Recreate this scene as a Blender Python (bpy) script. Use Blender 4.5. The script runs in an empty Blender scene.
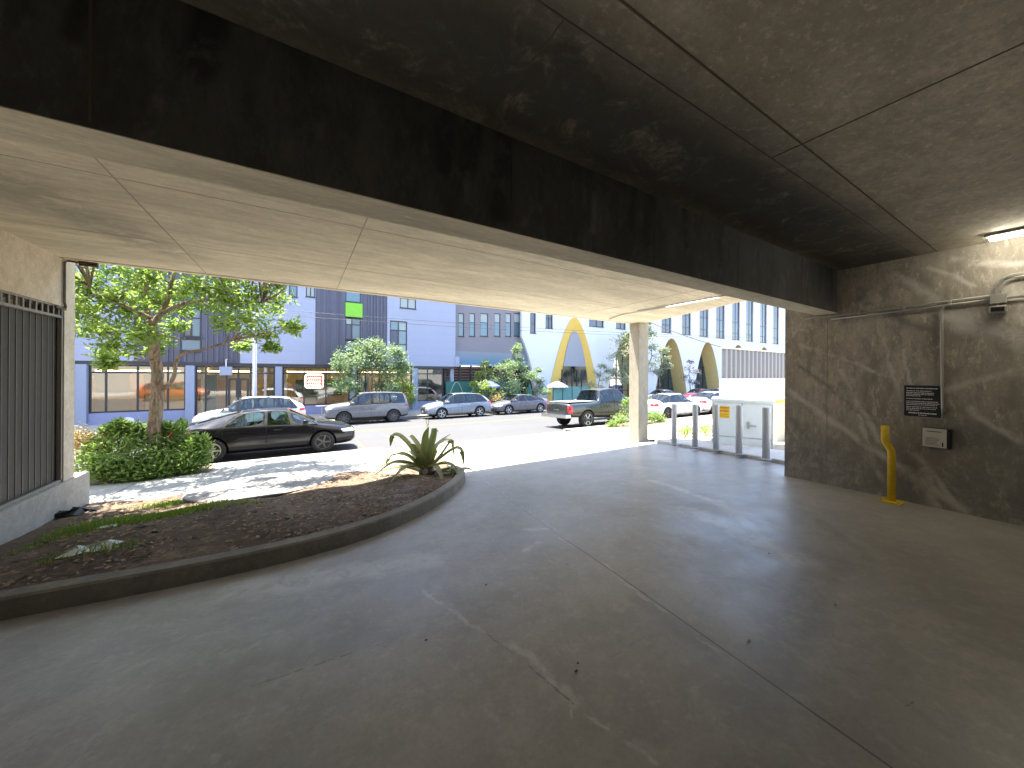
import bpy, bmesh, math, random
from mathutils import Vector, Matrix
random.seed(7)
R = math.radians
scene = bpy.context.scene
col = scene.collection
rnd = random.uniform

# ------------------------------------------------------------------ camera
FPX, YAW, HY, ROLL, H = 350.66, R(31.018), 373.4, R(0.337), 1.62
fw = Vector((math.sin(YAW), math.cos(YAW), 0)); ri = Vector((math.cos(YAW), -math.sin(YAW), 0)); up = Vector((0, 0, 1))
cr, sr = math.cos(ROLL), math.sin(ROLL)
EYE = Vector((0, 0, H))
cam = bpy.data.objects.new('camera', bpy.data.cameras.new('camera'))
col.objects.link(cam); scene.camera = cam
rx, uy = ri*cr + up*sr, up*cr - ri*sr
cam.matrix_world = Matrix(((rx.x, uy.x, -fw.x, 0), (rx.y, uy.y, -fw.y, 0), (rx.z, uy.z, -fw.z, H), (0, 0, 0, 1)))
cam.data.sensor_width = 36; cam.data.lens = FPX/1024*36
cam.data.shift_y = -(384-HY)/1024
cam.data.clip_start = .05; cam.data.clip_end = 2000

# survey helpers: where the sight line of a photograph pixel meets a plane of the place
def ray(x, y):
    a, b = x-512, y-HY
    a, b = cr*a+sr*b, -sr*a+cr*b
    return fw + ri*(a/FPX) - up*(b/FPX)
def on_y(x, y, Y): d = ray(x, y); return EYE + d*(Y/d.y)
def on_x(x, y, X): d = ray(x, y); return EYE + d*(X/d.x)
def on_z(x, y, Z): d = ray(x, y); return EYE + d*((Z-H)/d.z)
PROF = [(-30, 0), (2.6, 0), (7.3, -.42), (10.1, -.62), (11.7, -.75)]
def zg(Y):
    for (a, za), (b, zb) in zip(PROF, PROF[1:]):
        if Y <= b: return za + (zb-za)*(Y-a)/(b-a)
    return PROF[-1][1]
def zroad(Y): return -.85 + (Y-11.7)*(-.55/11.8)
def on_g(x, y, off=0):
    d = ray(x, y); lo, hi = .5, 60
    for _ in range(50):
        m = (lo+hi)/2; p = EYE+d*m
        if p.z > zg(p.y)+off: lo = m
        else: hi = m
    return EYE+d*lo

# ------------------------------------------------------------------ node helpers
class NT:
    def __init__(s, name):
        s.m = bpy.data.materials.new(name); s.m.use_nodes = True
        s.t = s.m.node_tree; s.t.nodes.clear()
        s.out = s.n('ShaderNodeOutputMaterial')
        s.pos = None
    def n(s, typ, **k):
        o = s.t.nodes.new(typ)
        for a, b in k.items(): setattr(o, a, b)
        return o
    def set(s, sock, v):
        if isinstance(v, bpy.types.NodeSocket): s.t.links.new(v, sock)
        elif v is not None: sock.default_value = v
    def P(s):
        if s.pos is None: s.pos = s.n('ShaderNodeNewGeometry').outputs['Position']
        return s.pos
    def math(s, op, a, b=None, c=None, clamp=False):
        o = s.n('ShaderNodeMath', operation=op); o.use_clamp = clamp
        s.set(o.inputs[0], a); s.set(o.inputs[1], b); s.set(o.inputs[2], c)
        return o.outputs[0]
    def vm(s, op, a, b=None, out=0, scale=None):
        o = s.n('ShaderNodeVectorMath', operation=op)
        s.set(o.inputs[0], a); s.set(o.inputs[1], b)
        if scale is not None: s.set(o.inputs['Scale'], scale)
        return o.outputs[out]
    def mapping(s, v, scale=(1, 1, 1), rot=(0, 0, 0), loc=(0, 0, 0)):
        o = s.n('ShaderNodeMapping'); s.set(o.inputs[0], v)
        o.inputs['Scale'].default_value = scale; o.inputs['Rotation'].default_value = rot; o.inputs['Location'].default_value = loc
        return o.outputs[0]
    def noise(s, v, scale, detail=5, rough=.6, dist=0, color=False):
        o = s.n('ShaderNodeTexNoise'); s.set(o.inputs['Vector'], v); o.inputs['Scale'].default_value = scale
        o.inputs['Detail'].default_value = detail; o.inputs['Roughness'].default_value = rough; o.inputs['Distortion'].default_value = dist
        return o.outputs[1 if color else 0]
    def ramp(s, v, a, b, lo=0., hi=1., smooth=True):
        o = s.n('ShaderNodeMapRange'); o.interpolation_type = 'SMOOTHSTEP' if smooth else 'LINEAR'
        s.set(o.inputs[0], v)
        for i, x in enumerate((a, b, lo, hi)): o.inputs[i+1].default_value = x
        return o.outputs[0]
    def mix(s, f, a, b, mode='MIX'):
        o = s.n('ShaderNodeMix', data_type='RGBA', blend_type=mode)
        s.set(o.inputs[0], f)
        for i, v in ((6, a), (7, b)):
            if isinstance(v, tuple): v = (*v[:3], 1)
            s.set(o.inputs[i], v)
        return o.outputs[2]
    def stroke(s, v, A, B, w, soft=.5):
        """mask of a worn mark or painted shade along the segment A-B of the real surface"""
        A, B = Vector(A), Vector(B); ba = B-A
        pa = s.vm('SUBTRACT', v, tuple(A))
        t = s.math('MULTIPLY', s.vm('DOT_PRODUCT', pa, tuple(ba), out=1), 1/max(ba.length_squared, 1e-9), clamp=True)
        d = s.vm('LENGTH', s.vm('SUBTRACT', pa, s.vm('SCALE', tuple(ba), scale=t)), out=1)
        return s.ramp(d, w*(1-soft), w, 1, 0)
    def bsdf(s, color, rough=.7, metal=0, bump=None, bstr=.3, bdist=.01, spec=.5, **k):
        o = s.n('ShaderNodeBsdfPrincipled')
        s.set(o.inputs['Base Color'], (*color[:3], 1) if isinstance(color, tuple) else color)
        s.set(o.inputs['Roughness'], rough); s.set(o.inputs['Metallic'], metal); s.set(o.inputs['Specular IOR Level'], spec)
        for a, b in k.items(): s.set(o.inputs[a], b)
        if bump is not None:
            bn = s.n('ShaderNodeBump'); bn.inputs['Strength'].default_value = bstr; bn.inputs['Distance'].default_value = bdist
            s.set(bn.inputs['Height'], bump); s.set(o.inputs['Normal'], bn.outputs[0])
        s.t.links.new(o.outputs[0], s.out.inputs[0]); return o

def plain(name, color, rough=.6, metal=0, var=.12, scale=6, bump=0, spec=.5, **k):
    t = NT(name); n = t.noise(t.P(), scale, 6)
    c = t.mix(n, tuple(x*(1-var) for x in color), tuple(min(1, x*(1+var)) for x in color))
    r = t.ramp(n, .2, .8, max(.02, rough*.85), min(1, rough*1.15))
    t.bsdf(c, r, metal, n if bump else None, bump, .02, spec, **k); return t.m
def emit(name, color, strength):
    t = NT(name); e = t.n('ShaderNodeEmission'); e.inputs[0].default_value = (*color, 1); e.inputs[1].default_value = strength
    t.t.links.new(e.outputs[0], t.out.inputs[0]); return t.m

def concrete(name, base, stretch=(1, 1, 1), rot=(0, 0, 0), blotch=.35, light=(), dark=(), lcol=None, dcol=None, rough=.85, cracks=(), fine=.25, stain=.5, wob=.25, glossy=None, lamt=.7, damt=.85, mott=.35, flat=False, soft=.75, brkr=(.33, .56), spec=.4, bump=.35):
    t = NT(name); P = t.P()
    if flat: P = t.vm('MULTIPLY', P, (1, 1, 0))
    fz = (lambda q: (q[0], q[1], 0)) if flat else (lambda q: q)
    wobv = t.vm('SUBTRACT', t.noise(P, 2.2, 4, color=True), (.5, .5, .5))
    Q = t.vm('ADD', P, t.vm('SCALE', wobv, scale=wob))
    S = t.mapping(P, stretch, rot)
    big = t.noise(S, .8, 7, .65, .4); mid = t.noise(t.mapping(P, stretch, rot, (7, 3, 1)), 3.1, 8, .7, .3); fin = t.noise(P, 38, 6, .7)
    dk = tuple(x*(1-blotch) for x in base); lt = tuple(min(1, x*(1+blotch)) for x in base)
    c = t.mix(t.ramp(big, .3, .7), dk, lt)
    c = t.mix(t.ramp(mid, .35, .72, 0, stain), c, tuple(x*(1-blotch*1.1) for x in base))
    c = t.mix(t.ramp(fin, .3, .75, 0, fine), c, tuple(x*.6 for x in base))
    m1 = t.noise(t.mapping(P, stretch, rot, (3, 9, 4)), 7, 10, .8, .15); m2 = t.noise(t.mapping(P, stretch, rot, (13, 2, 6)), 21, 7, .75)
    c = t.mix(t.ramp(m1, .44, .6, 0, mott), c, tuple(x*.5 for x in base))
    c = t.mix(t.ramp(m2, .52, .66, 0, mott*.9), c, tuple(min(1, x*1.5) for x in base))
    pits = t.noise(P, 90, 2, .5)
    c = t.mix(t.ramp(pits, .68, .75, 0, .5), c, tuple(x*.4 for x in base))
    brk = t.ramp(t.noise(P, 5, 7, .75, .6), *brkr)
    def paint(c, strokes, colr, amt):
        m = None
        for A, B, w in strokes:
            k = t.stroke(Q, fz(A), fz(B), w, soft)
            m = k if m is None else t.math('MAXIMUM', m, k)
        if m is None: return c
        return t.mix(t.math('MULTIPLY', t.math('MULTIPLY', m, brk), amt), c, colr)
    c = paint(c, dark, dcol or tuple(x*.45 for x in base), damt)
    c = paint(c, light, lcol or tuple(min(1, x*1.9) for x in base), lamt)
    Qf = t.vm('ADD', P, t.vm('SCALE', t.vm('SUBTRACT', t.noise(P, 1.3, 6, .75, color=True), (.5, .5, .5)), scale=.12))
    for A, B, w, k, wobbly in cracks:
        c = t.mix(t.math('MULTIPLY', t.stroke(Qf if wobbly else P, fz(A), fz(B), w, .6), k), c, tuple(x*.25 for x in base))
    r = rough
    if glossy: r = t.ramp(t.noise(P, 1.1, 6, .7), .3, .7, glossy, rough)
    t.bsdf(c, r, 0, t.math('ADD', t.math('MULTIPLY', fin, .4), mid), bump, .012, spec)
    return t.m

# ------------------------------------------------------------------ mesh helpers
class MB:
    def __init__(s): s.v = []; s.f = []; s.mi = []; s.cur = 0
    def face(s, pts, mi=None):
        i = len(s.v); s.v += [tuple(p) for p in pts]; s.f.append(tuple(range(i, i+len(pts)))); s.mi.append(s.cur if mi is None else mi)
    def grid(s, rows, closed=False):
        i = len(s.v); n = len(rows[0])
        for r_ in rows: s.v += [tuple(p) for p in r_]
        for a in range(len(rows)-1):
            for b in range(n if closed else n-1):
                c = (b+1) % n
                s.f.append((i+a*n+b, i+a*n+c, i+(a+1)*n+c, i+(a+1)*n+b)); s.mi.append(s.cur)
        return i
    def box(s, x0, x1, y0, y1, z0, z1, M=None):
        p = [Vector((x, y, z)) for z in (z0, z1) for y in (y0, y1) for x in (x0, x1)]
        if M is not None: p = [M @ q for q in p]
        i = len(s.v); s.v += [tuple(q) for q in p]
        for f in ((0, 2, 3, 1), (4, 5, 7, 6), (0, 1, 5, 4), (2, 6, 7, 3), (0, 4, 6, 2), (1, 3, 7, 5)):
            s.f.append(tuple(i+k for k in f)); s.mi.append(s.cur)
    def tube(s, pts, r, seg=8, cap=True):
        pts = [Vector(p) for p in pts]; n = len(pts)
        rs = r if isinstance(r, (list, tuple)) else [r]*n
        rows = []; prev = None
        for k, p in enumerate(pts):
            d = (pts[min(k+1, n-1)]-pts[max(k-1, 0)]).normalized()
            if prev is None:
                a = Vector((0, 0, 1)) if abs(d.z) < .9 else Vector((1, 0, 0)); prev = d.cross(a).normalized()
            e = (prev - d*prev.dot(d)).normalized(); prev = e; g = d.cross(e)
            rows.append([p + (e*math.cos(2*math.pi*q/seg)+g*math.sin(2*math.pi*q/seg))*rs[k] for q in range(seg)])
        i = s.grid(rows, True)
        if cap:
            s.f.append(tuple(range(i+seg-1, i-1, -1))); s.f.append(tuple(range(i+(n-1)*seg, i+n*seg))); s.mi += [s.cur]*2
    def lathe(s, prof, seg=20, M=Matrix()):
        rows = [[M @ Vector((r_*math.cos(2*math.pi*k/seg), r_*math.sin(2*math.pi*k/seg), z)) for k in range(seg)] for r_, z in prof]
        i = s.grid(rows, True)
        s.f.append(tuple(range(i+seg-1, i-1, -1))); s.f.append(tuple(range(i+(len(rows)-1)*seg, i+len(rows)*seg))); s.mi += [s.cur]*2
    def prism(s, poly, y0, y1, axis='y'):
        """polygon in (x,z) extruded along y"""
        n = len(poly); i = len(s.v)
        for y in (y0, y1): s.v += [(x, y, z) for x, z in poly]
        s.f.append(tuple(i+k for k in range(n))); s.f.append(tuple(i+n+k for k in range(n-1, -1, -1))); s.mi += [s.cur]*2
        for k in range(n):
            q = (k+1) % n; s.f.append((i+k, i+n+k, i+n+q, i+q)); s.mi.append(s.cur)
    def build(s, name, mats, parent=None, smooth=False, bevel=0, base=None):
        me = bpy.data.meshes.new(name); me.from_pydata(s.v, [], s.f)
        mats = mats if isinstance(mats, (list, tuple)) else [mats]
        for m in mats: me.materials.append(m)
        me.polygons.foreach_set('material_index', s.mi)
        bm = bmesh.new(); bm.from_mesh(me)
        bmesh.ops.recalc_face_normals(bm, faces=bm.faces)
        if bevel:
            bmesh.ops.remove_doubles(bm, verts=bm.verts, dist=1e-5)
            bmesh.ops.bevel(bm, geom=[e for e in bm.edges if len(e.link_faces) == 2 and e.calc_face_angle(0) > .5], offset=bevel, segments=2, affect='EDGES', profile=.6)
        b = base if base is not None else (root_of(parent).location if parent else None)
        if b is not None: bmesh.ops.translate(bm, verts=bm.verts, vec=-Vector(b))
        bm.to_mesh(me); bm.free()
        if smooth: me.polygons.foreach_set('use_smooth', [True]*len(me.polygons)); 
        o = bpy.data.objects.new(name, me); col.objects.link(o)
        if parent: o.parent = parent
        elif base is not None: o.location = base
        return o
def root_of(o):
    while o.parent: o = o.parent
    return o
def tag(o, label, cat, group=None, kind=None):
    o['label'] = label; o['category'] = cat
    if group: o['group'] = group
    if kind: o['kind'] = kind
    return o
def thing(name, loc, label, cat, group=None, kind=None):
    o = bpy.data.objects.new(name, None); col.objects.link(o); o.location = loc; o.empty_display_size = .2
    return tag(o, label, cat, group, kind)
def struct(o, kind='structure'): o['kind'] = kind; return o

# ================================================================== GARAGE
XW, Y1, Y2, ZB, YS, ZC, XL = 6.692, 1.943, 2.199, 2.532, 7.304, 3.146, -2.776
def wp(x, y): return tuple(on_x(x, y, XW))
def cp(x, y): return tuple(on_z(x, y, ZC))
def fp(x, y): return tuple(on_g(x, y))

wall_light = [(wp(790, 392), wp(905, 470), .05), (wp(905, 470), wp(968, 512), .06), (wp(840, 370), wp(880, 440), .035), (wp(915, 455), wp(958, 505), .035),
  (wp(895, 275), wp(935, 300), .05), (wp(955, 258), wp(1020, 262), .04), (wp(945, 312), wp(1020, 340), .11), (wp(960, 325), wp(1000, 335), .09), (wp(930, 268), wp(975, 285), .03),
  (wp(880, 330), wp(900, 400), .025), (wp(905, 350), wp(910, 385), .022), (wp(930, 395), wp(1020, 372), .04), (wp(800, 345), wp(890, 375), .03), (wp(860, 415), wp(880, 478), .03), (wp(968, 408), wp(1024, 442), .045),
  (wp(1000, 285), wp(1035, 320), .09), (wp(925, 470), wp(935, 505), .05),
  (wp(789, 312), wp(793, 335), .02), (wp(795, 310), wp(801, 318), .018), (wp(800, 322), wp(793, 338), .02), (wp(790, 328), wp(806, 330), .02)]
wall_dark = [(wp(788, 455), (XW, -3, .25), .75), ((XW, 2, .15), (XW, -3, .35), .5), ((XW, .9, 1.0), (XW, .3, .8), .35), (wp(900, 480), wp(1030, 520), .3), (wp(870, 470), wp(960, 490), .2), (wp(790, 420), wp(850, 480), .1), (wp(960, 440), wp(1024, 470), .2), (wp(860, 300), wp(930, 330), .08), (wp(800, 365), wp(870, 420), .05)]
wall_light = [(a_, b_, w_*1.5) for a_, b_, w_ in wall_light]
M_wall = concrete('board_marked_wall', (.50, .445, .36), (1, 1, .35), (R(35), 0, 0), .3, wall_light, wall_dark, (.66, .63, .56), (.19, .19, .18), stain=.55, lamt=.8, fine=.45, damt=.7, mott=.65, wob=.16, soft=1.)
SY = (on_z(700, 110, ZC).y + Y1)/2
ceil_dark = [((-8, SY, ZC), (XW, SY, ZC), (Y1-SY)*1.75), ((-8, SY+.1, ZC), (XW, SY+.1, ZC), (Y1-SY)*1.3), (cp(560, 60), cp(720, 210), .22), (cp(640, 150), cp(700, 190), .3), (cp(500, 100), cp(640, 170), .25)]  # staining along the joint, widened to paint the beam's shade into the strip
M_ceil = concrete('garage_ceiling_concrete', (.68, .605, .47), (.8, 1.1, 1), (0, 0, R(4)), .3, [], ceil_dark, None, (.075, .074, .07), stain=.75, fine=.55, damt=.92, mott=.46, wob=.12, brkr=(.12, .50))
M_soffit = concrete('outer_soffit_concrete', (.72, .645, .48), (.35, 1.6, 1), (0, 0, 0), .22, [], [(( -2.7, 3, ZC), (-1.5, 6.0, ZC), .5), ((-2.0, 2.5, ZC), (-.4, 3.4, ZC), .35)], None, (.24, .22, .17), stain=.5, fine=.2, damt=.5, wob=.5)
rb_ = random.Random(8); bm_d = []; bm_l = []
for _ in range(16):
    x_ = rb_.uniform(-2.5, 7); z_ = rb_.uniform(2.6, 2.9); bm_d.append(((x_, Y1, 3.12), (x_+rb_.uniform(-.05, .05), Y1, z_), rb_.uniform(.03, .12)))
for _ in range(9):
    x_ = rb_.uniform(-1, 7); z_ = rb_.uniform(2.7, 3.0); bm_l.append(((x_, Y1, z_), (x_+rb_.uniform(-.06, .06), Y1, z_-rb_.uniform(.1, .3)), rb_.uniform(.015, .05)))
M_beam = concrete('beam_concrete', (.165, .165, .165), (.6, 1, .25), (0, 0, 0), .35, bm_l, bm_d, stain=.6, mott=.5, lamt=.5, wob=.08)  # grey lowered to put the shade of the inner face into the colour
M_column = concrete('column_concrete', (.43, .38, .29), (1, 1, .3), (0, 0, 0), .16, stain=.4)
M_leftwall = concrete('plaster_wall', (.60, .52, .39), (1, 1, .8), (0, 0, 0), .14, stain=.3, fine=.2)
M_kerbc = concrete('kerb_concrete', (.33, .31, .27), (1, 1, 1), (0, 0, 0), .25, stain=.5)
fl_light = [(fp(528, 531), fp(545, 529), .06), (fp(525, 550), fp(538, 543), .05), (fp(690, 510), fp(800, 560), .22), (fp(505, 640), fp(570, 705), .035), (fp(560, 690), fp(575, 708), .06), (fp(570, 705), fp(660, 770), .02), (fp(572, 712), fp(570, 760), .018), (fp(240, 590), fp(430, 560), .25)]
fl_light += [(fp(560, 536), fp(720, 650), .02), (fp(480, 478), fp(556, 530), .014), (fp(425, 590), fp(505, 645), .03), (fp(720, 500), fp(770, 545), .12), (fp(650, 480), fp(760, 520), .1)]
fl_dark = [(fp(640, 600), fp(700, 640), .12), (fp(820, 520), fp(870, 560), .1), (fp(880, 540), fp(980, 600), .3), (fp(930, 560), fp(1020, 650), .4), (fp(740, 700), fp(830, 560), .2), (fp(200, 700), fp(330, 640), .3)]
cracks = [(fp(479, 478), fp(560, 536), .008, .45, 0), (fp(560, 536), fp(892, 768), .009, .8, 0), (fp(250, 684), fp(388, 640), .006, .6, 1), (fp(388, 640), fp(470, 600), .005, .4, 1),
          (fp(425, 590), fp(505, 645), .006, .5, 1), (fp(505, 645), fp(650, 770), .008, .6, 1), (fp(715, 498), fp(800, 486), .007, .5, 0), (fp(905, 705), fp(960, 672), .006, .5, 1), (fp(600, 660), fp(650, 636), .004, .35, 1)]
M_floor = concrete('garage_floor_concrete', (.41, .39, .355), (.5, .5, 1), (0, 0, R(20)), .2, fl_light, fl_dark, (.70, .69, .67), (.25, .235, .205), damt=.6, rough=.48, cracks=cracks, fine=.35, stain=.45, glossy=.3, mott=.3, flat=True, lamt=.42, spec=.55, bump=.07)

# floor: one sheet that follows the drive down to the pavement
ys = [-14, -6, -2, 0, 1, 2.0, 2.4, 2.8, 3.2, 4, 5, 6, 7.3]
def zsm(Y): return (zg(Y-.35)+zg(Y)+zg(Y+.35))/3 if Y < 7 else zg(Y)
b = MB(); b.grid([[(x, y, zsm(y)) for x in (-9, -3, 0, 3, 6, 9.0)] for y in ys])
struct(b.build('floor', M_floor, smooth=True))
# ceilings
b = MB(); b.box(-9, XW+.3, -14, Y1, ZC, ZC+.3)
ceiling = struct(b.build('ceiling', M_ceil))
M_joint = plain('dark_joint', (.16, .145, .11), .9)  # darker concrete for the formwork joint strips
def cj_x(X, ya, yb, w=.012): jb = MB(); jb.box(X-w/2, X+w/2, ya, yb, ZC-.004, ZC+.01); jb.build('formwork_joint', M_joint, ceiling)
def cj_y(Y, xa, xb, w=.012): jb = MB(); jb.box(xa, xb, Y-w/2, Y+w/2, ZC-.003, ZC+.01); jb.build('formwork_joint', M_joint, ceiling)
p1, p2 = on_z(771, 158, ZC), on_z(526, 70, ZC); q1 = on_z(700, 63, ZC); q2 = on_z(700, 110, ZC)
cj_x(p1.x, -12, q2.y, .008); cj_x(p2.x, q2.y, Y1-.02, .005)
cj_y(q1.y, -2.5, XW-.02, .009); cj_y(q2.y, -6, XW-.02, .006)
cj_x(on_z(830, 215, ZC).x, q2.y, Y1-.02, .008)
XE = [(-3.2, YS), (8.95, YS), (7.88, 3.8), (7.42, Y1), (-3.2, Y1)]
b = MB()
i = len(b.v); n = len(XE)
for z in (ZC, ZC+.35): b.v += [(x, y, z) for x, y in XE]
b.f += [tuple(range(n)), tuple(range(2*n-1, n-1, -1))] + [(k, n+k, n+(k+1) % n, (k+1) % n) for k in range(n)]; b.mi += [0]*(n+2)
slab = struct(b.build('ceiling', M_soffit))
M_joint2 = plain('pale_joint_line', (.40, .35, .265), .9)
for px, py in ((150, 215), (345, 270), (650, 300)):
    q = on_z(px, py, ZC); jb = MB(); jb.box(q.x-.006, q.x+.006, Y2+.02, YS-.03, ZC-.003, ZC+.005); jb.build('formwork_joint', M_joint2, slab)
for f in (.35, .68):
    jb = MB(); jb.box(-2.7, 7.6, Y2+(YS-Y2)*f-.004, Y2+(YS-Y2)*f+.004, ZC-.002, ZC+.005); jb.build('formwork_joint', M_joint2, slab)
# drip edge of the slab
b = MB(); b.box(-3.15, 8.85, YS-.16, YS-.135, ZC-.012, ZC+.002); b.build('drip_edge', M_soffit, slab)

# beam
t = thing('concrete_beam', (2, (Y1+Y2)/2, ZB), 'long dark downstand concrete beam crossing the garage opening', 'beam', kind='thing')
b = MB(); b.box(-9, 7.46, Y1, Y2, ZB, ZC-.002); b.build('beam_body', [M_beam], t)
for px in (90, 512, 655, 738, 808):
    q = on_y(px, 190 if px < 600 else 270, Y1); b = MB(); b.box(q.x-.005, q.x+.005, Y1-.003, Y1+.01, ZB+.02, ZC-.01); b.build('formwork_joint', M_joint, t)
# the soffit of the beam takes the pale slab concrete
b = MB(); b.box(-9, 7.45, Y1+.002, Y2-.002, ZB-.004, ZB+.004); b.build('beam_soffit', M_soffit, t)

# right wall, outer garage mass
t = thing('concrete_wall', (XW, -5, 0), 'scarred grey board-marked concrete wall on the right with pale scrapes', 'wall', kind='thing')
b = MB(); b.box(XW, XW+.26, -14, 2.58, -.4, ZC-.001); b.build('wall_face', M_wall, t)
M_wj = plain('wall_joint', (.25, .22, .17), .9)
for yy in (2.05, .1, -2): b = MB(); b.box(XW-.002, XW+.01, yy-.003, yy+.003, .02, ZC-.02); b.build('formwork_joint', M_wj, t)
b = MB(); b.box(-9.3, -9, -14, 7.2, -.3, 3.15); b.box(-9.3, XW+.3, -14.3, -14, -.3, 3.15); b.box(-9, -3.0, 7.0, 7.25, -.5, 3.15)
tag(b.build('concrete_wall', plain('dark_rear_wall', (.07, .068, .065), .9)), 'dark concrete rear walls enclosing the garage', 'wall', kind='thing')  # unseen walls, coloured dark to hold back bounced light
# upper storeys of the garage (seen mirrored in the shop windows)
b = MB(); b.box(-40, 8.9, 6.6, 7.2, ZC+.36, 5.2); b.box(-40, 8.9, 6.6, 7.2, 6.4, 9.0); b.box(-40, 8.9, 5.4, 5.6, 5.0, 9); b.box(-40, -9.3, 6.9, 7.1, -.5, ZC+.35)
tag(b.build('garage_facade', plain('cream_render', (.62, .58, .48), .85)), 'cream parapets of the upper garage storeys above the entrance', 'facade', kind='thing')

# column
t = thing('concrete_column', (8.7, 7.1, zg(7.1)), 'square pale concrete column holding the slab corner beside the bollards', 'column', kind='thing')
cxa, cya = 8.52, 6.92
b = MB(); b.box(cxa, cxa+.42, cya, cya+.36, zg(7.1)-.2, ZC-.001); b.build('shaft', M_column, t, bevel=.012)

# left wall with louvre
t = thing('louvre_wall', (XL, 5.5, 0), 'plastered side wall with a tall dark louvred vent panel', 'wall', kind='thing')
YA, YB = 3.3, 7.26
def lz(x, y): return on_x(x, y, XL)
ztop = lz(45, 301.5).z; zmid = lz(45, 312.5).z; zbot = lz(66, 478).z
b = MB()
b.box(XL-.3, XL, YA, 7.52, ztop, ZC-.001); b.box(XL-.3, XL, YB, 7.52, -.5, ztop); b.box(XL-.3, XL, YA, YA+.3, -.2, ztop); b.box(XL-.3, XL-.26, YA+.3, YB, -.3, ztop)
b.build('wall_face', M_leftwall, t)
b = MB(); b.box(XL-.28, XL+.035, YA, 7.86, -.55, zbot-.035); b.build('base_kerb', concrete('pale_kerb', (.40, .375, .33), stain=.4, blotch=.22), t, bevel=.012)
M_lv = plain('louvre_paint', (.045, .038, .029), .5, 0, .3, 12)
M_lf = plain('galvanised_frame', (.28, .265, .235), .5, .3)
lp = thing('louvre_panel', (0, 0, 0), '', ''); del lp['label']; del lp['category']; lp.parent = t
b = MB(); rb = MB(); y = YA+.32
while y < YB-.03:
    b.box(XL-.075, XL-.065, y, y+.118, zbot, zmid-.02); rb.box(XL-.066, XL-.060, y, y+.016, zbot, zmid-.02); y += .118
b.build('slat', M_lv, lp, base=t.location); rb.build('rib', plain('louvre_rib', (.13, .115, .09), .5), lp, base=t.location)
b = MB(); b.box(XL-.055, XL-.02, YA+.3, YB, zbot-.034, zbot); b.box(XL-.055, XL-.015, YA+.3, YB, zmid-.02, zmid+.012); b.box(XL-.055, XL-.015, YA+.3, YB, ztop-.02, ztop-.002)
b.box(XL-.055, XL-.012, YB-.03, YB-.002, zbot, ztop-.02)
y = YA+.36
while y < YB-.05: b.box(XL-.05, XL-.03, y, y+.03, zmid+.012, ztop-.02); y += .118
b.build('frame', M_lf, lp, base=t.location)
# rusty cable on the left wall
a0 = lz(62.5, 256); a1 = lz(63, 308)
b = MB(); b.tube([(XL+.2, YS-.05, ZC-.03), (XL+.03, a0.y+.05, ZC-.02), (XL+.02, a0.y, ZC-.05), (XL+.02, a0.y, a1.z+.08), (XL+.02, a0.y+.03, a1.z+.02), (XL+.02, a0.y+.02, a1.z-.02), (XL+.02, a0.y-.2, a1.z-.01)], .014, 6)
b.box(XL+.12, XL+.3, YS-.03, YS+.0, ZC-.06, ZC-.003)
tag(b.build('drain_pipe', plain('rust_pipe', (.10, .07, .05), .6), smooth=False), 'thin dark pipe dropping from the slab corner down the left wall', 'pipe')

# ------------------------------------------------------------------ wall fittings
M_galv = plain('galvanised_conduit', (.50, .48, .43), .4, .35)
M_black = plain('black_plastic', (.012, .012, .013), .4)
M_white = plain('white_paint', (.78, .77, .74), .5, 0, .05)
M_yellow = plain('yellow_paint', (.80, .55, .03), .45, 0, .22, 14, .2)
JB = on_x(999, 299, XW)
t = thing('conduit_run', (XW, JB.y, JB.z), 'galvanised conduits with a junction box running along the right wall', 'conduit')
def w(x, y, off=.025): q = on_x(x, y, XW); return Vector((XW-off, q.y, q.z))
b = MB(); b.tube([(XW-.06, Y2+.1, ZB-.06), w(815, 318, .05), w(830, 317, .03), w(915, 306), w(992, 295.5)], .010)
b.build('pipe', M_galv, t, True)
b = MB(); b.tube([w(832, 319.5, .03), w(915, 309.5), w(992, 299.5)], .010)
b.build('pipe', M_galv, t, True)
b = MB(); b.tube([w(952, 304.5, .03), w(945, 306), w(942, 311), w(942, 322), w(943, 407), w(944, 414)], .014)
b.build('pipe', M_galv, t, True)
for k in (0, 1):
    dz = .035*k; yb = on_x(996+4.4*k, 292, XW).y
    b = MB(); b.tube([(XW-.03, yb, JB.z+.05), (XW-.03, yb, JB.z+.15-dz), (XW-.03, yb-.03, JB.z+.215-dz), (XW-.03, yb-.1, JB.z+.25-dz), (XW-.03, yb-1.2, JB.z+.29-dz)], .010); b.build('pipe', M_galv, t, True)
b = MB(); b.tube([(XW-.03, JB.y-.05, JB.z), (XW-.03, JB.y-2, JB.z-.01)], .010); b.build('pipe', M_galv, t, True)
b = MB(); b.box(XW-.075, XW-.002, JB.y-.055, JB.y+.055, JB.z-.055, JB.z+.055); b.build('junction_box', M_galv, t, bevel=.005)
for fx in (860, 905, 950):
    q = w(fx, 318-(fx-815)*.119, .02); b = MB(); b.box(XW-.042, XW-.001, q.y-.012, q.y+.012, q.z-.045, q.z+.02); b.build('pipe_clip', M_galv, t)
t2 = thing('floodlight', (XW-.06, JB.y, JB.z-.13), 'small unlit floodlight hanging under the junction box', 'floodlight')
b = MB(); b.box(XW-.11, XW-.01, JB.y-.06, JB.y+.06, JB.z-.16, JB.z-.085); b.build('housing', M_galv, t2, bevel=.01)
b = MB(); b.box(XW-.113, XW-.11, JB.y-.045, JB.y+.045, JB.z-.15, JB.z-.1); b.build('lens', M_black, t2)
b = MB(); b.tube([(XW-.05, JB.y, JB.z-.05), (XW-.05, JB.y, JB.z-.09)], .01); b.build('bracket', M_galv, t2)

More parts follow.
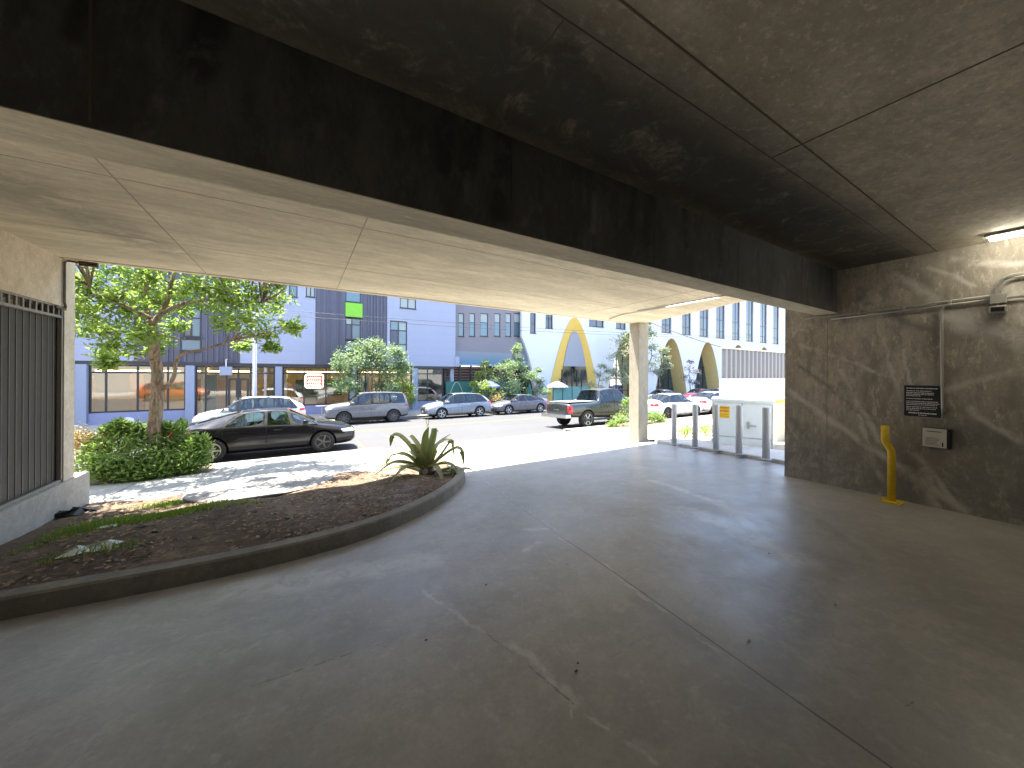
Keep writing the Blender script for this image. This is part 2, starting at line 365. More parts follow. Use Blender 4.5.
# notice sign
A = on_x(904.5, 386, XW); C_ = on_x(941.5, 415.5, XW); D_ = on_x(904.5, 415.5, XW)
sy0, sy1, sz0, sz1 = C_.y, A.y, (C_.z+D_.z)/2, A.z+.01
sz0 = D_.z; 
t = thing('notice_sign', (XW, (sy0+sy1)/2, sz0), 'black notice board covered in lines of white lettering on the concrete wall', 'sign')
b = MB(); b.box(XW-.012, XW-.001, sy0, sy1, sz0, sz1); b.build('sign_plate', plain('sign_black', (.012, .012, .018), .35), t)
b = MB(); e = .008
b.box(XW-.018, XW-.003, sy0-e, sy1+e, sz1, sz1+e); b.box(XW-.018, XW-.003, sy0-e, sy1+e, sz0-e, sz0); b.box(XW-.018, XW-.003, sy0-e, sy0, sz0, sz1); b.box(XW-.018, XW-.003, sy1, sy1+e, sz0, sz1)
b.build('sign_frame', plain('brushed_frame', (.35, .35, .34), .4, .5), t)
M_swh = plain('sign_white', (.8, .8, .78), .5); hh = sz1-sz0; ww = sy1-sy0; rr = random.Random(3)
for v, l0, l1, hgt in ((.91, .06, .90, .032), (.825, .06, .74, .026), (.765, .06, .80, .026), (.715, .06, .80, .026), (.665, .06, .44, .026), (.575, .06, .77, .026), (.485, .06, .92, .026), (.43, .06, .94, .026), (.38, .06, .9, .026), (.31, .06, .90, .026), (.255, .06, .86, .026), (.2, .06, .42, .026), (.115, .12, .88, .04), (.05, .4, .62, .02)):
    u = l0; b = MB()
    while u < l1:
        L = min(rr.choice((.03, .05, .07, .09)), l1-u)
        # letters as small strokes
        k = u
        while k < u+L-.006:
            ya = sy1-k*ww; b.box(XW-.0145, XW-.011, ya-.0055*1.0, ya, sz0+v*hh-hgt*hh*.5, sz0+v*hh+hgt*hh*.5*rr.choice((1, .6, 1))); k += .0155
        u += L+.018
    b.build('text_line', M_swh, t)
# dispenser box
A = on_x(925, 427, XW); B_ = on_x(948.5, 448, XW)
t = thing('ticket_box', (XW-.05, (A.y+B_.y)/2, B_.z), 'small black wall box with a white printed notice stuck on it', 'box')
zt, zb_ = A.z+.005, B_.z
b = MB(); b.box(XW-.10, XW-.001, B_.y-.03, A.y+.01, zb_-.005, zt); b.build('housing', M_black, t, bevel=.008)
b = MB(); b.box(XW-.106, XW-.1005, B_.y, A.y+.004, zb_+.002, zt-.004); pn = b.build('paper_notice', plain('paper', (.74, .70, .63), .8, 0, .06), t)
b = MB(); b.box(XW-.1085, XW-.1055, B_.y+.04, A.y-.03, zt-.045, zt-.037); b.build('text_line', M_black, pn)
for k in range(7):
    b = MB(); z = zb_+.03+k*.014; b.box(XW-.1075, XW-.1055, B_.y+.05+rr.random()*.03, A.y-.02, z, z+.003); b.build('text_line', M_black, pn)
b = MB(); b.box(XW-.1075, XW-.1055, B_.y+.025, B_.y+.036, zb_+.02, zb_+.07)
b.build('barcode', M_black, pn)

# yellow bollard with a kink
q = on_x(891, 503, XW-.22); z1 = .90
t = thing('pipe_guard', (XW-.2, q.y, 0), 'bright yellow kinked steel pipe bollard standing by the right wall', 'bollard')
yb = q.y
b = MB(); b.tube([(XW-.2, yb, .0), (XW-.2, yb, .6), (XW-.2, yb+.005, .66), (XW-.2, yb+.055, .76), (XW-.2, yb+.062, .80), (XW-.2, yb+.062, .97)], .039, 16)
b.build('pipe', M_yellow, t, True)
b = MB(); b.box(XW-.31, XW-.09, yb-.1, yb+.1, .0, .018); bp = b.build('base_plate', M_yellow, t, bevel=.004)
for sx in (-.08, .08):
    for sy in (-.075, .075): b = MB(); b.tube([(XW-.2+sx, yb+sy, .017), (XW-.2+sx, yb+sy, .03)], .011, 6); b.build('bolt', M_galv, bp)

# fluorescent battens
M_tube = emit('lit_tube', (1, .95, .80), 8)
M_bat = plain('batten_grey', (.30, .29, .26), .5)
def batten(x, y0, y1, label, m, k=1.):
    t = thing('ceiling_lamp', (x, (y0+y1)/2, ZC-.1), label, 'lamp', 'fluorescent tube lamps')
    b = MB(); b.box(x-.05*k, x+.05*k, y0, y1, ZC-.035*k, ZC-.001); b.build('housing', M_bat, t, bevel=.006)
    b = MB(); z_ = ZC-.058*k; b.tube([(x, y0+.03, z_), (x, y0+.06, z_), (x, y1-.06, z_), (x, y1-.03, z_)], [.012*k, .024*k, .024*k, .012*k], 12); b.build('tube', m, t, True)
batten(6.33, -.75, .62, 'lit white tube lamp on the dark ceiling beside the right wall', M_tube)
LP = on_z(700, 302.5, ZC-.06)
batten(LP.x, 3.75, 4.95, 'lit tube lamp under the pale outer slab near the column', emit('lit_tube_outer', (1, .97, .9), 1.3), .4)
b = MB(); b.tube([(LP.x, 4.95, ZC-.025), (LP.x, 6.2, ZC-.025), (LP.x+.3, 6.9, ZC-.025)], .013, 6); b.tube([(LP.x-.12, 2.3, ZC-.03), (LP.x-.12, 5.6, ZC-.03)], .016, 6)
tag(b.build('conduit_run', M_galv, smooth=True), 'thin conduit feeding the lamp under the pale outer slab', 'conduit')

# ================================================================== GROUND OUTSIDE
M_walk = concrete('pavement_concrete', (.31, .30, .275), (1, 1, 1), blotch=.16, stain=.3, fine=.25)
M_walk2 = concrete('far_pavement_concrete', (.40, .385, .35), (1, 1, 1), blotch=.14, stain=.3, fine=.25)
M_dirt = plain('dry_dirt', (.17, .12, .075), .95, 0, .4, 4, .5)
M_base = plain('base_earth', (.16, .14, .11), .95, 0, .2, 1)
t = NT('asphalt'); n1 = t.noise(t.P(), .5, 6, .6); n2 = t.noise(t.P(), 60, 3, .7); n3 = t.noise(t.mapping(t.P(), (.15, 1.2, 1)), 1.3, 5)
c = t.mix(n1, (.050, .050, .052), (.072, .072, .074)); c = t.mix(t.ramp(n2, .35, .7, 0, .5), c, (.034, .034, .035)); c = t.mix(t.ramp(n3, .52, .72, 0, .6), c, (.038, .038, .039))
t.bsdf(c, .85, 0, n2, .3, .01); M_asph = t.m
b = MB(); b.grid([[(x, y, -1.75) for x in (-600, 600)] for y in (-600, 900)]); struct(b.build('ground', M_base))
KY = 11.7
XD0, XD1 = 2.2, 9.6     # the driveway
def strip(name, xs, ys, zf, m, off=0):
    b = MB(); b.grid([[(x, y, zf(y)+off) for x in xs] for y in ys]); return struct(b.build(name, m, smooth=True))
strip('pavement', (-80, -20, -5, 0, 5, 12, 30, 110), (7.3, 8.5, 10.1), zg, M_walk, .0)
strip('driveway', (XD0, 5, XD1), (10.1, 10.8, KY), lambda y: zg(y) if y < 11 else zroad(KY)+.015, M_walk)
strip('pavement', (-1.75, 0, XD0), (10.1, KY-.14), zg, M_walk, .0)
strip('verge', (-80, -20, -5, -1.75), (10.1, KY-.14), zg, M_dirt, .0)
strip('verge', (XD1, 20, 60, 110), (10.1, KY-.14), zg, M_dirt, .0)
strip('road', (-80, -20, 0, 20, 50, 110), (KY-.02, 14, 18, 23.5), zroad, M_asph)
zf = zroad(23.5)+.13
strip('pavement', (-80, 0, 40, 110), (23.64, 29), lambda y: zf+.01, M_walk2)
for x0, x1, y0, z0, z1 in ((-80, XD0, KY-.14, -1.1, zg(KY)+.006), (XD1, 110, KY-.14, -1.1, zg(KY)+.006), (-80, 110, 23.5, -1.7, zf+.012)):
    b = MB(); b.box(x0, x1, y0, y0+.14, z0, z1); struct(b.build('kerb', M_walk, bevel=.015))
M_gap = plain('pavement_joint', (.16, .15, .13), .9)
b = MB()
for x in [-9+1.55*k for k in range(14)]: b.box(x-.008, x+.008, 7.75, 10.1, 0, .001, Matrix.Translation((0, 0, 0)))
b.v = [(x, y, z+zg(y)+.004) for x, y, z in b.v]
b2 = MB(); b2.v, b2.f, b2.mi = b.v, b.f, b.mi
for x in (2.3, 4.4, 6.6, 8.8):
    b2.face([(x-.008, y, zg(y)+.005) for y in (7.4, 10.0)] + [(x+.008, y, zg(y)+.005) for y in (10.0, 7.4)])
for y in (7.36, 9.2): b2.face([(2.7, y-.012, zg(y)+.006), (8.6, y-.012, zg(y)+.006), (8.6, y+.012, zg(y)+.006), (2.7, y+.012, zg(y)+.006)])
struct(b2.build('pavement_joint', M_gap))
# parking line ticks on the road
b = MB()
for x in (-9.5, -3.9, 1.75): b.face([(x, KY+.3, zroad(KY+.3)+.004), (x+.1, KY+.3, zroad(KY+.3)+.004), (x+.1, 14.1, zroad(14.1)+.004), (x, 14.1, zroad(14.1)+.004)])
for yy in (17.55, 17.8):
    b.face([(-80, yy, zroad(yy)+.004), (110, yy, zroad(yy)+.004), (110, yy+.1, zroad(yy+.1)+.004), (-80, yy+.1, zroad(yy+.1)+.004)])
struct(b.build('road_marking', plain('road_yellow', (.2, .15, .05), .8, 0, .25, 5)))

# ------------------------------------------------------------------ planter bed
pix = [(0, 620), (100, 602), (200, 583), (300, 560), (360, 543), (400, 527), (430, 512), (450, 499), (463, 487), (469, 478)]
path = [Vector((-6, 3.95, 0))] + [Vector((p.x, p.y, 0)) for p in (on_g(*q) for q in pix)]
path.append(Vector((path[-1].x+.06, 6.75, 0)))
def resample(pts, n):
    L = [0]
    for a, c in zip(pts, pts[1:]): L.append(L[-1]+(c-a).length)
    out = []
    for k in range(n):
        s = L[-1]*k/(n-1); j = max(i for i in range(len(L)) if L[i] <= s+1e-9); j = min(j, len(pts)-2)
        out.append(pts[j].lerp(pts[j+1], (s-L[j])/(L[j+1]-L[j])))
    return out
path = resample(path, 40)
for _ in range(3): path = [path[0]] + [(path[k-1]+path[k]*2+path[k+1])/4 for k in range(1, len(path)-1)] + [path[-1]]
KW = .16
rows = []; inner = []
for k, p in enumerate(path):
    d = (path[min(k+1, len(path)-1)]-path[max(k-1, 0)]).normalized(); nrm = Vector((-d.y, d.x, 0))
    z = zsm(p.y) - .02; hgt = .155
    o, i_ = p, p+nrm*KW; inner.append(i_)
    rows.append([(o.x, o.y, z), (o.x+nrm.x*.012, o.y+nrm.y*.012, z+hgt), (o.x+nrm.x*.03, o.y+nrm.y*.03, z+hgt+.016), (i_.x-nrm.x*.015, i_.y-nrm.y*.015, z+hgt+.016), (i_.x, i_.y, z+hgt), (i_.x, i_.y, z-.1)])
b = MB(); i0 = b.grid(rows); nn = len(rows)
b.face(rows[-1][::-1]); b.face(rows[0])
o = b.build('planter_kerb', concrete('planter_kerb_concrete', (.235, .215, .18), blotch=.3, stain=.6, dark=[((-2.5, 3.6, .05), (1, 3.7, .05), .12)])); tag(o, 'curved raised concrete kerb around the bare planting bed', 'kerb', kind='thing')
# soil
t = NT('garden_soil'); P = t.P(); n1 = t.noise(P, 1.2, 7, .7, .3); n2 = t.noise(P, 22, 6, .75); n3 = t.noise(P, 4, 6, .7)
c = t.mix(t.ramp(n1, .3, .7), (.085, .056, .034), (.175, .115, .068)); c = t.mix(t.ramp(n2, .3, .7, 0, .6), c, (.055, .036, .024)); c = t.mix(t.ramp(n3, .52, .66, 0, .55), c, (.30, .20, .115))
c = t.mix(t.ramp(t.noise(P, 60, 2), .66, .7, 0, .6), c, (.30, .24, .16))
sp = t.ramp(t.noise(P, 26, 4, .8), .52, .62); pm = None
for px, py, rr_ in ((402, 490, .16), (392, 497, .14), (415, 484, .12), (330, 496, .12), (345, 503, .08), (400, 502, .1)):
    q = on_g(px, py, .1); k = t.stroke(t.vm('ADD', P, t.vm('SCALE', t.vm('SUBTRACT', t.noise(P, 5, 3, color=True), (.5, .5, .5)), scale=.25)), (q.x-.1, q.y, q.z), (q.x+.15, q.y, q.z), rr_, .8); pm = k if pm is None else t.math('MAXIMUM', pm, k)
c = t.mix(t.math('MULTIPLY', t.math('MULTIPLY', pm, sp), .8), c, (.50, .52, .58))
t.bsdf(c, .95, 0, t.math('ADD', n2, n3), .8, .03); M_soil = t.m
def soilz(x, y): return zg(y)+.10-.06*max(0, min(1, (y-6)/1.6)) + .035*math.sin(2.3*x+1)*math.sin(1.9*y) + .02*math.sin(5.1*x+2*y)
rows = []
for i_ in inner:
    tx = max(-5.5, min(2.9, i_.x + (i_.x+2.3)*.08))
    row = []
    for s in range(25):
        f = s/24; x = i_.x+(tx-i_.x)*f; y = i_.y+(7.76-i_.y)*f
        row.append((x, y, soilz(x, y) + rnd(-.008, .008) - (.02 if s == 0 else 0)))
    rows.append(row)
b = MB(); b.grid(rows); struct(b.build('soil', M_soil, smooth=True))
# mulch chips
def in_bed(x, y): 
    if not (-2.5 < x < 2.6 and y < 7.6): return False
    best = min(inner, key=lambda q: (q.x-x)**2+(q.y-y)**2); k = inner.index(best)
    d = (inner[min(k+1, len(inner)-1)]-inner[max(k-1, 0)]); return d.x*(y-best.y)-d.y*(x-best.x) > .02
M_chips = [plain('bark_chip_dark', (.10, .06, .035), .9), plain('bark_chip_tan', (.28, .185, .11), .9), plain('bark_chip_grey', (.17, .145, .115), .9)]
b = MB(); n = 0
while n < 5200:
    x, y = rnd(-2.55, 2.7), rnd(3.6, 7.6)
    if not in_bed(x, y) or math.hypot(x+.5, y-7.4) < 1.02: continue
    n += 1; z = soilz(x, y)+.004; a = rnd(0, 6.3); L = rnd(.008, .035); W = L*rnd(.2, .6); tl = rnd(-.4, .4)
    u = Vector((math.cos(a), math.sin(a), tl*.6)); v = Vector((-math.sin(a), math.cos(a), rnd(-.5, .5)))
    c = Vector((x, y, z)); b.cur = random.choice((0, 0, 1, 1, 2)); b.face([c-u*L-v*W, c+u*L*.9-v*W*.7, c+u*L+v*W, c-u*L*.8+v*W*.9])
struct(b.build('mulch', M_chips), 'stuff')
# pad
M_pad = concrete('pad_concrete', (.23, .22, .205), blotch=.15)
pc = Vector((-.52, 7.45, 0))
b = MB(); rows = []
for rr_, dz in ((1.06, -.12), (1.06, .075), (1.04, .085), (.0, .09)):
    rows.append([(pc.x+rr_*math.cos(2*math.pi*k/48), pc.y+rr_*.98*math.sin(2*math.pi*k/48), zg(pc.y+rr_*math.sin(2*math.pi*k/48))+dz+.02) for k in range(48)])
b.grid(rows, True); o = b.build('manhole_pad', M_pad); rows = []
for rr_, dz in ((1.065, -.1), (1.11, .03), (1.065, .034)): rows.append([(pc.x+rr_*math.cos(2*math.pi*k/48), pc.y+rr_*.98*math.sin(2*math.pi*k/48), zg(pc.y+rr_*math.sin(2*math.pi*k/48))+dz+.02) for k in range(48)])
b = MB(); b.grid(rows, True); b.build('edge_gap', M_gap, o, base=(0, 0, 0))
tag(o, 'round low concrete pad set between the soil bed and the pavement', 'manhole cover', kind='thing')

# vegetation materials
def leafmat(name, cols, trans=.35, rough=.5):
    t = NT(name); g = t.n('ShaderNodeNewGeometry'); r_ = g.outputs['Random Per Island']
    c = t.mix(t.ramp(r_, 0, .5, smooth=False), cols[0], cols[1]); c = t.mix(t.ramp(r_, .5, 1, smooth=False), c, cols[2])
    p = t.bsdf(c, rough, spec=.35); tr = t.n('ShaderNodeBsdfTranslucent'); t.set(tr.inputs[0], t.mix(.5, c, (.35, .5, .05)))
    m = t.n('ShaderNodeMixShader'); m.inputs[0].default_value = trans; t.t.links.new(p.outputs[0], m.inputs[1]); t.t.links.new(tr.outputs[0], m.inputs[2]); t.t.links.new(m.outputs[0], t.out.inputs[0]); return t.m
M_leaf = leafmat('leaf_green', ((.11, .19, .055), (.18, .28, .075), (.33, .40, .12)), .55)
M_leafg = leafmat('leaf_greygreen', ((.14, .21, .12), (.19, .27, .16), (.27, .33, .20)), .4)
M_leafy = leafmat('leaf_yellowgreen', ((.16, .25, .05), (.24, .33, .07), (.34, .38, .10)), .45)
M_leafo = leafmat('leaf_olive', ((.22, .25, .17), (.30, .32, .23), (.38, .39, .30)), .3)
M_leafb = leafmat('leaf_bush', ((.11, .19, .06), (.18, .28, .085), (.33, .43, .13)), .5)
M_flow = leafmat('orange_petals', ((.60, .32, .14), (.66, .46, .24), (.5, .48, .2)), .3)
tb_ = NT('bark'); nb = tb_.noise(tb_.mapping(tb_.P(), (1, 1, .22)), 26, 6, .7, .6); cb_ = tb_.mix(tb_.ramp(nb, .35, .65), (.10, .07, .05), (.33, .25, .18)); cb_ = tb_.mix(tb_.ramp(tb_.noise(tb_.P(), 3, 4), .45, .7, 0, .5), cb_, (.22, .19, .15)); tb_.bsdf(cb_, .95, 0, nb, 1.0, .04); M_bark = tb_.m
M_grass = leafmat('grass_blade', ((.10, .19, .03), (.17, .27, .04), (.30, .33, .08)), .45)
def leaves(b, c, rad, n, L, W, flat=1., up=.0, rng=random):
    """n small folded leaves spread through an uneven clump"""
    for _ in range(n):
        p = Vector((rng.gauss(0, .52), rng.gauss(0, .52), rng.gauss(0, .48)))
        if p.length > 1.5: p *= 1.2/p.length
        q = Vector(c)+Vector((p.x*rad, p.y*rad, p.z*rad*flat))
        d = Vector((rng.gauss(0, 1), rng.gauss(0, 1), rng.gauss(-.25+up, .7))).normalized()
        s = d.cross(Vector((rng.gauss(0, .5), rng.gauss(0, .5), 1))).normalized(); nn_ = d.cross(s)
        l = L*rng.uniform(.6, 1.3); w_ = W*rng.uniform(.7, 1.2)
        i = len(b.v)
        b.v += [tuple(q), tuple(q+d*l*.5+s*w_*.5+nn_*w_*.18), tuple(q+d*l-nn_*l*.12), tuple(q+d*l*.5-s*w_*.5+nn_*w_*.18)]
        b.f += [(i, i+1, i+2), (i, i+2, i+3)]; b.mi += [b.cur]*2
def build_raw(b, name, m, parent):
    me = bpy.data.meshes.new(name); L = root_of(parent).location
    me.from_pydata([(x-L.x, y-L.y, z-L.z) for x, y, z in b.v], [], b.f)
    for q in (m if isinstance(m, (list, tuple)) else [m]): me.materials.append(q)
    me.polygons.foreach_set('material_index', b.mi)
    o = bpy.data.objects.new(name, me); col.objects.link(o); o.parent = parent; return o
def wiggle(a, b_, n, amp):
    a, b_ = Vector(a), Vector(b_); out = [a]
    for k in range(1, n): out.append(a.lerp(b_, k/n)+Vector((rnd(-amp, amp), rnd(-amp, amp), rnd(-amp, amp)*.5)))
    return out+[b_]

# grass tufts in the bed
b = MB()
def blade(x, y, z, h):
    a = rnd(0, 6.3); w_ = rnd(.003, .006); l = Vector((math.cos(a), math.sin(a), 0)); e = Vector((rnd(-1, 1), rnd(-1, 1), 0))*h*.6; c = Vector((x, y, z))
    b.face([c-l*w_, c+l*w_, c+l*w_*.6+e*.4+Vector((0, 0, h*.6)), c-l*w_*.6+e*.4+Vector((0, 0, h*.6))]); b.face([c+l*w_*.6+e*.4+Vector((0, 0, h*.6)), c-l*w_*.6+e*.4+Vector((0, 0, h*.6)), c+e+Vector((0, 0, h))])
for px, py, sx, sy, n in ((165, 516, .9, .2, 2200), (120, 522, .6, .22, 1500), (175, 500, .4, .16, 1400), (95, 552, .4, .12, 300), (205, 497, .25, .1, 300), (30, 540, .5, .3, 300)):
    q = on_g(px, py, .1)
    for _ in range(n):
        x, y = random.gauss(q.x, sx*.45), random.gauss(q.y, sy*.6)
        if y < 7.75 and -2.5 < x < 2.5 and math.hypot(x+.52, y-7.45) > 1.08: blade(x, y, soilz(x, y)-.005, rnd(.02, .075))
struct(b.build('grass', M_grass), 'stuff')

# scraps in the bed
def scrap(name, px, py, s, m, label, cat, group=None, off=.1, seed=1, thick=.03, zf_=None):
    r_ = random.Random(seed); q = on_g(px, py, off); z = (zf_ or soilz)(q.x, q.y)
    b = MB(); N = 9; rows = []
    for k in range(6):
        rows.append([(q.x+s*(k/5-.5)*1.0+r_.uniform(-.1, .1)*s, q.y+s*.55*(j/5-.5)+r_.uniform(-.1, .1)*s, z+.004+thick*r_.random()*(1 if 0 < k < 5 and 0 < j < 5 else .25)) for j in range(6)])
    b.grid(rows); o = b.build(name, m, base=(q.x, q.y, z)); tag(o, label, cat, group); return o
M_plast = plain('clear_plastic', (.62, .66, .66), .3, 0, .2, 30)
scrap('plastic_scrap', 92, 551, .34, M_plast, 'crumpled pale plastic sheet on the dark soil near the kerb', 'litter', seed=4, thick=.05)
scrap('plastic_scrap', 107, 528, .16, M_plast, 'small grey plastic scrap lying in the grass patch', 'litter', seed=5)
scrap('black_bag', 55, 516, .7, M_black, 'crumpled black bag against the base of the left wall', 'bag', seed=9, thick=.12)
M_scrap = [plain('paper_bit', (.62, .60, .56), .8), plain('dry_leaf_brown', (.10, .07, .045), .9)]
for k, (px, py, s, m, lb) in enumerate(((749, 641, .05, 0, 'pale folded scrap lying on the garage floor right of centre'), (835, 605, .035, 0, 'tiny pale crumb on the shadowed floor nearest the right wall'), (576, 672, .05, 1, 'dark clod beside the pale crack in the floor'), (578, 664, .04, 1, 'smaller dark clod just beyond the dark clod by the crack'),
        (426, 641, .05, 1, 'dry dark leaf on the floor below the kerb curve'), (486, 585, .04, 1, 'tiny dark speck of leaf on the floor before the kerb'), (769, 554, .05, 1, 'small brown leaf on the floor before the yellow bollard'), (567, 565, .03, 0, 'tiny white crumb on the floor left of the joint'))):
    scrap('litter_scrap', px, py, s*(.55 if m == 0 else .36), M_scrap[m], lb, 'litter', 'bits of litter on the garage floor', 0, 20+k, .008, lambda x, y: zsm(y))

# agave
M_ag = leafmat('agave_green', ((.46, .47, .33), (.50, .50, .35), (.54, .52, .36)), .5); M_agy = leafmat('agave_margin', ((.74, .66, .30), (.78, .70, .34), (.8, .7, .36)), .45); M_agd = plain('agave_dead', (.20, .13, .08), .9, 0, .3, 20)
q = on_g(427, 474, .1); ax, ay = q.x, q.y; az = soilz(ax, ay)
D0 = (Vector((ax, ay, az))-EYE).dot(fw)
t = thing('agave_plant', (ax, ay, az), 'variegated yellow edged agave with drooping leaves at the end of the bed', 'agave')
ku = D0/FPX*1.14
def agleaf(pts, w0, dep):
    """curved strap leaf with a channelled section; control points given as right / up / away metres from the heart"""
    c = [Vector((ax, ay, az+.12)) + ri*p[0] + fw*(p[2] if len(p) > 2 else dep*k/(len(pts)-1)) + up*p[1] for k, p in enumerate(pts)]
    # Catmull resample
    cc = [c[0]*2-c[1]]+c+[c[-1]*2-c[-2]]; P = []
    for k in range(1, len(cc)-2):
        for s in range(6):
            u = s/6; a, b_, d, e = cc[k-1], cc[k], cc[k+1], cc[k+2]
            P.append(.5*((2*b_)+(d-a)*u+(2*a-5*b_+4*d-e)*u*u+(3*b_-a-3*d+e)*u**3))
    P.append(c[-1]); n = len(P); b = MB()
    for k in range(n-1):
        pr = []
        for kk in (k, k+1):
            T = (P[min(kk+1, n-1)]-P[max(kk-1, 0)]).normalized()
            out = (P[kk]-Vector((ax, ay, P[kk].z))); S = T.cross(Vector((0, 0, 1)) if abs(T.z) < .85 else fw*-1).normalized()
            f = kk/(n-1); w_ = w0*1.4*(.75+.9*f-1.62*f*f)*(1 if f < .97 else .4)+.002; N = S.cross(T).normalized()
            if N.z < 0: N = -N
            pr.append([P[kk]-S*w_+N*w_*.35, P[kk]-S*w_*.66+N*w_*.12, P[kk]-N*w_*.04, P[kk]+S*w_*.66+N*w_*.12, P[kk]+S*w_+N*w_*.35, P[kk]-N*w_*.28])
        for j, m in ((0, 1), (1, 0), (2, 0), (3, 1)): b.face([pr[0][j], pr[0][j+1], pr[1][j+1], pr[1][j]], m)
        b.face([pr[0][4], pr[0][5], pr[1][5], pr[1][4]], 0); b.face([pr[0][5], pr[0][0], pr[1][0], pr[1][5]], 0)
    b.build('leaf', [M_ag, M_agy], t, True)
def PX(*pts): return [((x-427)*ku, (472-y)*ku-.12) for x, y in pts]
for pts, w0, dep in ((PX((425, 468), (410, 452), (396, 444), (383, 440)), .06, .3), (PX((425, 466), (415, 450), (405, 438), (399, 437), (397, 446)), .075, -.15), (PX((426, 466), (419, 450), (411, 440), (407, 439)), .06, .2), (PX((427, 465), (425, 450), (425, 438), (427, 431)), .06, .12),
    (PX((427, 465), (430, 448), (433, 436), (434, 431), (438, 434)), .05, -.1), (PX((428, 466), (433, 450), (440, 444), (446, 444)), .055, .35), (PX((428, 466), (438, 456), (445, 446), (448, 443), (450, 458)), .045, .1), (PX((428, 467), (440, 456), (452, 448), (458, 451), (460, 462)), .06, -.1),
    (PX((424, 468), (410, 455), (398, 454), (392, 462)), .06, -.1), (PX((424, 470), (408, 466), (392, 468), (376, 474)), .055, .1), (PX((424, 470), (405, 464), (388, 466), (372, 475)), .05, .45), (PX((429, 470), (442, 467), (450, 465), (450, 476)), .055, -.2), (PX((430, 470), (448, 469), (462, 468), (468, 471)), .055, .15), (PX((427, 466), (430, 455), (436, 446), (444, 440)), .05, .5), (PX((426, 468), (414, 460), (402, 458), (390, 466)), .055, -.45), (PX((428, 468), (438, 461), (450, 460), (459, 468)), .055, -.4), (PX((426, 468), (420, 462), (412, 462), (404, 471)), .055, -.6), (PX((428, 468), (434, 462), (441, 463), (448, 472)), .055, -.6), (PX((427, 466), (421, 452), (417, 444), (414, 443)), .05, -.3)):
    agleaf(pts, w0, dep)
b = MB(); b.lathe([(.11, 0), (.15, .05), (.14, .11), (.09, .17), (.03, .2)], 12, Matrix.Translation((ax, ay, az-.02))); hb = b.build('heart', M_agd, t, True)
b = MB(); hp = Vector((ax, ay, az+.1))-fw*.15
b.lathe([(.0, -.012), (.055, 0), (.05, .012), (.0, .014)], 10, Matrix.Translation(hp) @ Matrix.Rotation(R(90), 4, 'X') ); b.build('cut_stub', plain('cut_stub', (.5, .48, .47), .8), t)
b = MB(); tip = Vector((ax, ay, az))+up*((472-431)*ku); b.tube([tip, tip+up*.06+ri*.0, tip+up*.13-ri*.02, tip+up*.17-ri*.0, tip+up*.12+ri*.03, tip+up*.03+ri*.015], .006, 5); b.build('dry_tip', M_agy, t)

# ------------------------------------------------------------------ side island with bollards and cabinet
M_isl = concrete('island_concrete', (.50, .47, .42), blotch=.15)
P0, P1_ = Vector((7.55, 2.7, 0)), Vector((8.75, 6.55, 0)); dv = (P1_-P0).normalized(); nv = Vector((dv.y, -dv.x, 0))
b = MB(); rows = []
for k in range(9):
    p = P0.lerp(P1_, k/8); z = zsm(p.y); rows.append([(p.x, p.y, z-.05), (p.x, p.y, z+.07), (p.x+nv.x*.02, p.y+nv.y*.02, z+.085), (p.x+nv.x*1.15, p.y+nv.y*1.15, z+.09), (p.x+nv.x*1.17, p.y+nv.y*1.17, z-.1)])
b.grid(rows); b.face(rows[-1]); b.face(rows[0][::-1]); struct(b.build('kerb_island', M_isl, smooth=False))
b = MB(); rows = []
for k in range(9):
    p = P0.lerp(P1_, k/8); rows.append([(p.x+nv.x*s, p.y+nv.y*s, zsm(min(7.3, p.y))+.03) for s in (1.1, 4, 16, 40)])
rows.append([(x, 7.3, zg(7.3)+.0) for x in (9.2, 12, 24, 50)])
b.grid(rows); struct(b.build('dirt_strip', plain('pale_dirt', (.34, .27, .18), .95, 0, .3, 3, .4)))
M_boll = plain('bollard_steel', (.50, .495, .485), .5, .15, .2, 7)
for k, (bx, by, lb) in enumerate(((766, 458.5, 'grey steel bollard nearest the wall corner'), (739, 453.5, 'grey steel bollard in front of the cabinet doors, second from the wall corner'), (716, 449.5, 'grey steel bollard beside the yellow warning sticker'), (695, 447, 'grey steel bollard with low weeds behind it, second from the square column'), (674, 444, 'grey steel bollard standing next to the square column'))):
    q = on_g(bx, by, .09); 
    t = thing('bollard', (q.x, q.y, zsm(q.y)+.08), lb, 'bollard', 'row of grey steel bollards')
    b = MB(); hgt = [.98, 1.02, 1.03, 1.03, 1.04][k]; b.lathe([(.062, -.03), (.062, hgt-.03), (.055, hgt-.008), (.03, hgt), (0.001, hgt+.002)], 18, Matrix.Translation(t.location)); b.build('post', M_boll, t, True)
    b = MB(); b.lathe([(.09, 0), (.09, .012), (.064, .02)], 18, Matrix.Translation(t.location)); b.build('base_collar', M_isl, t)
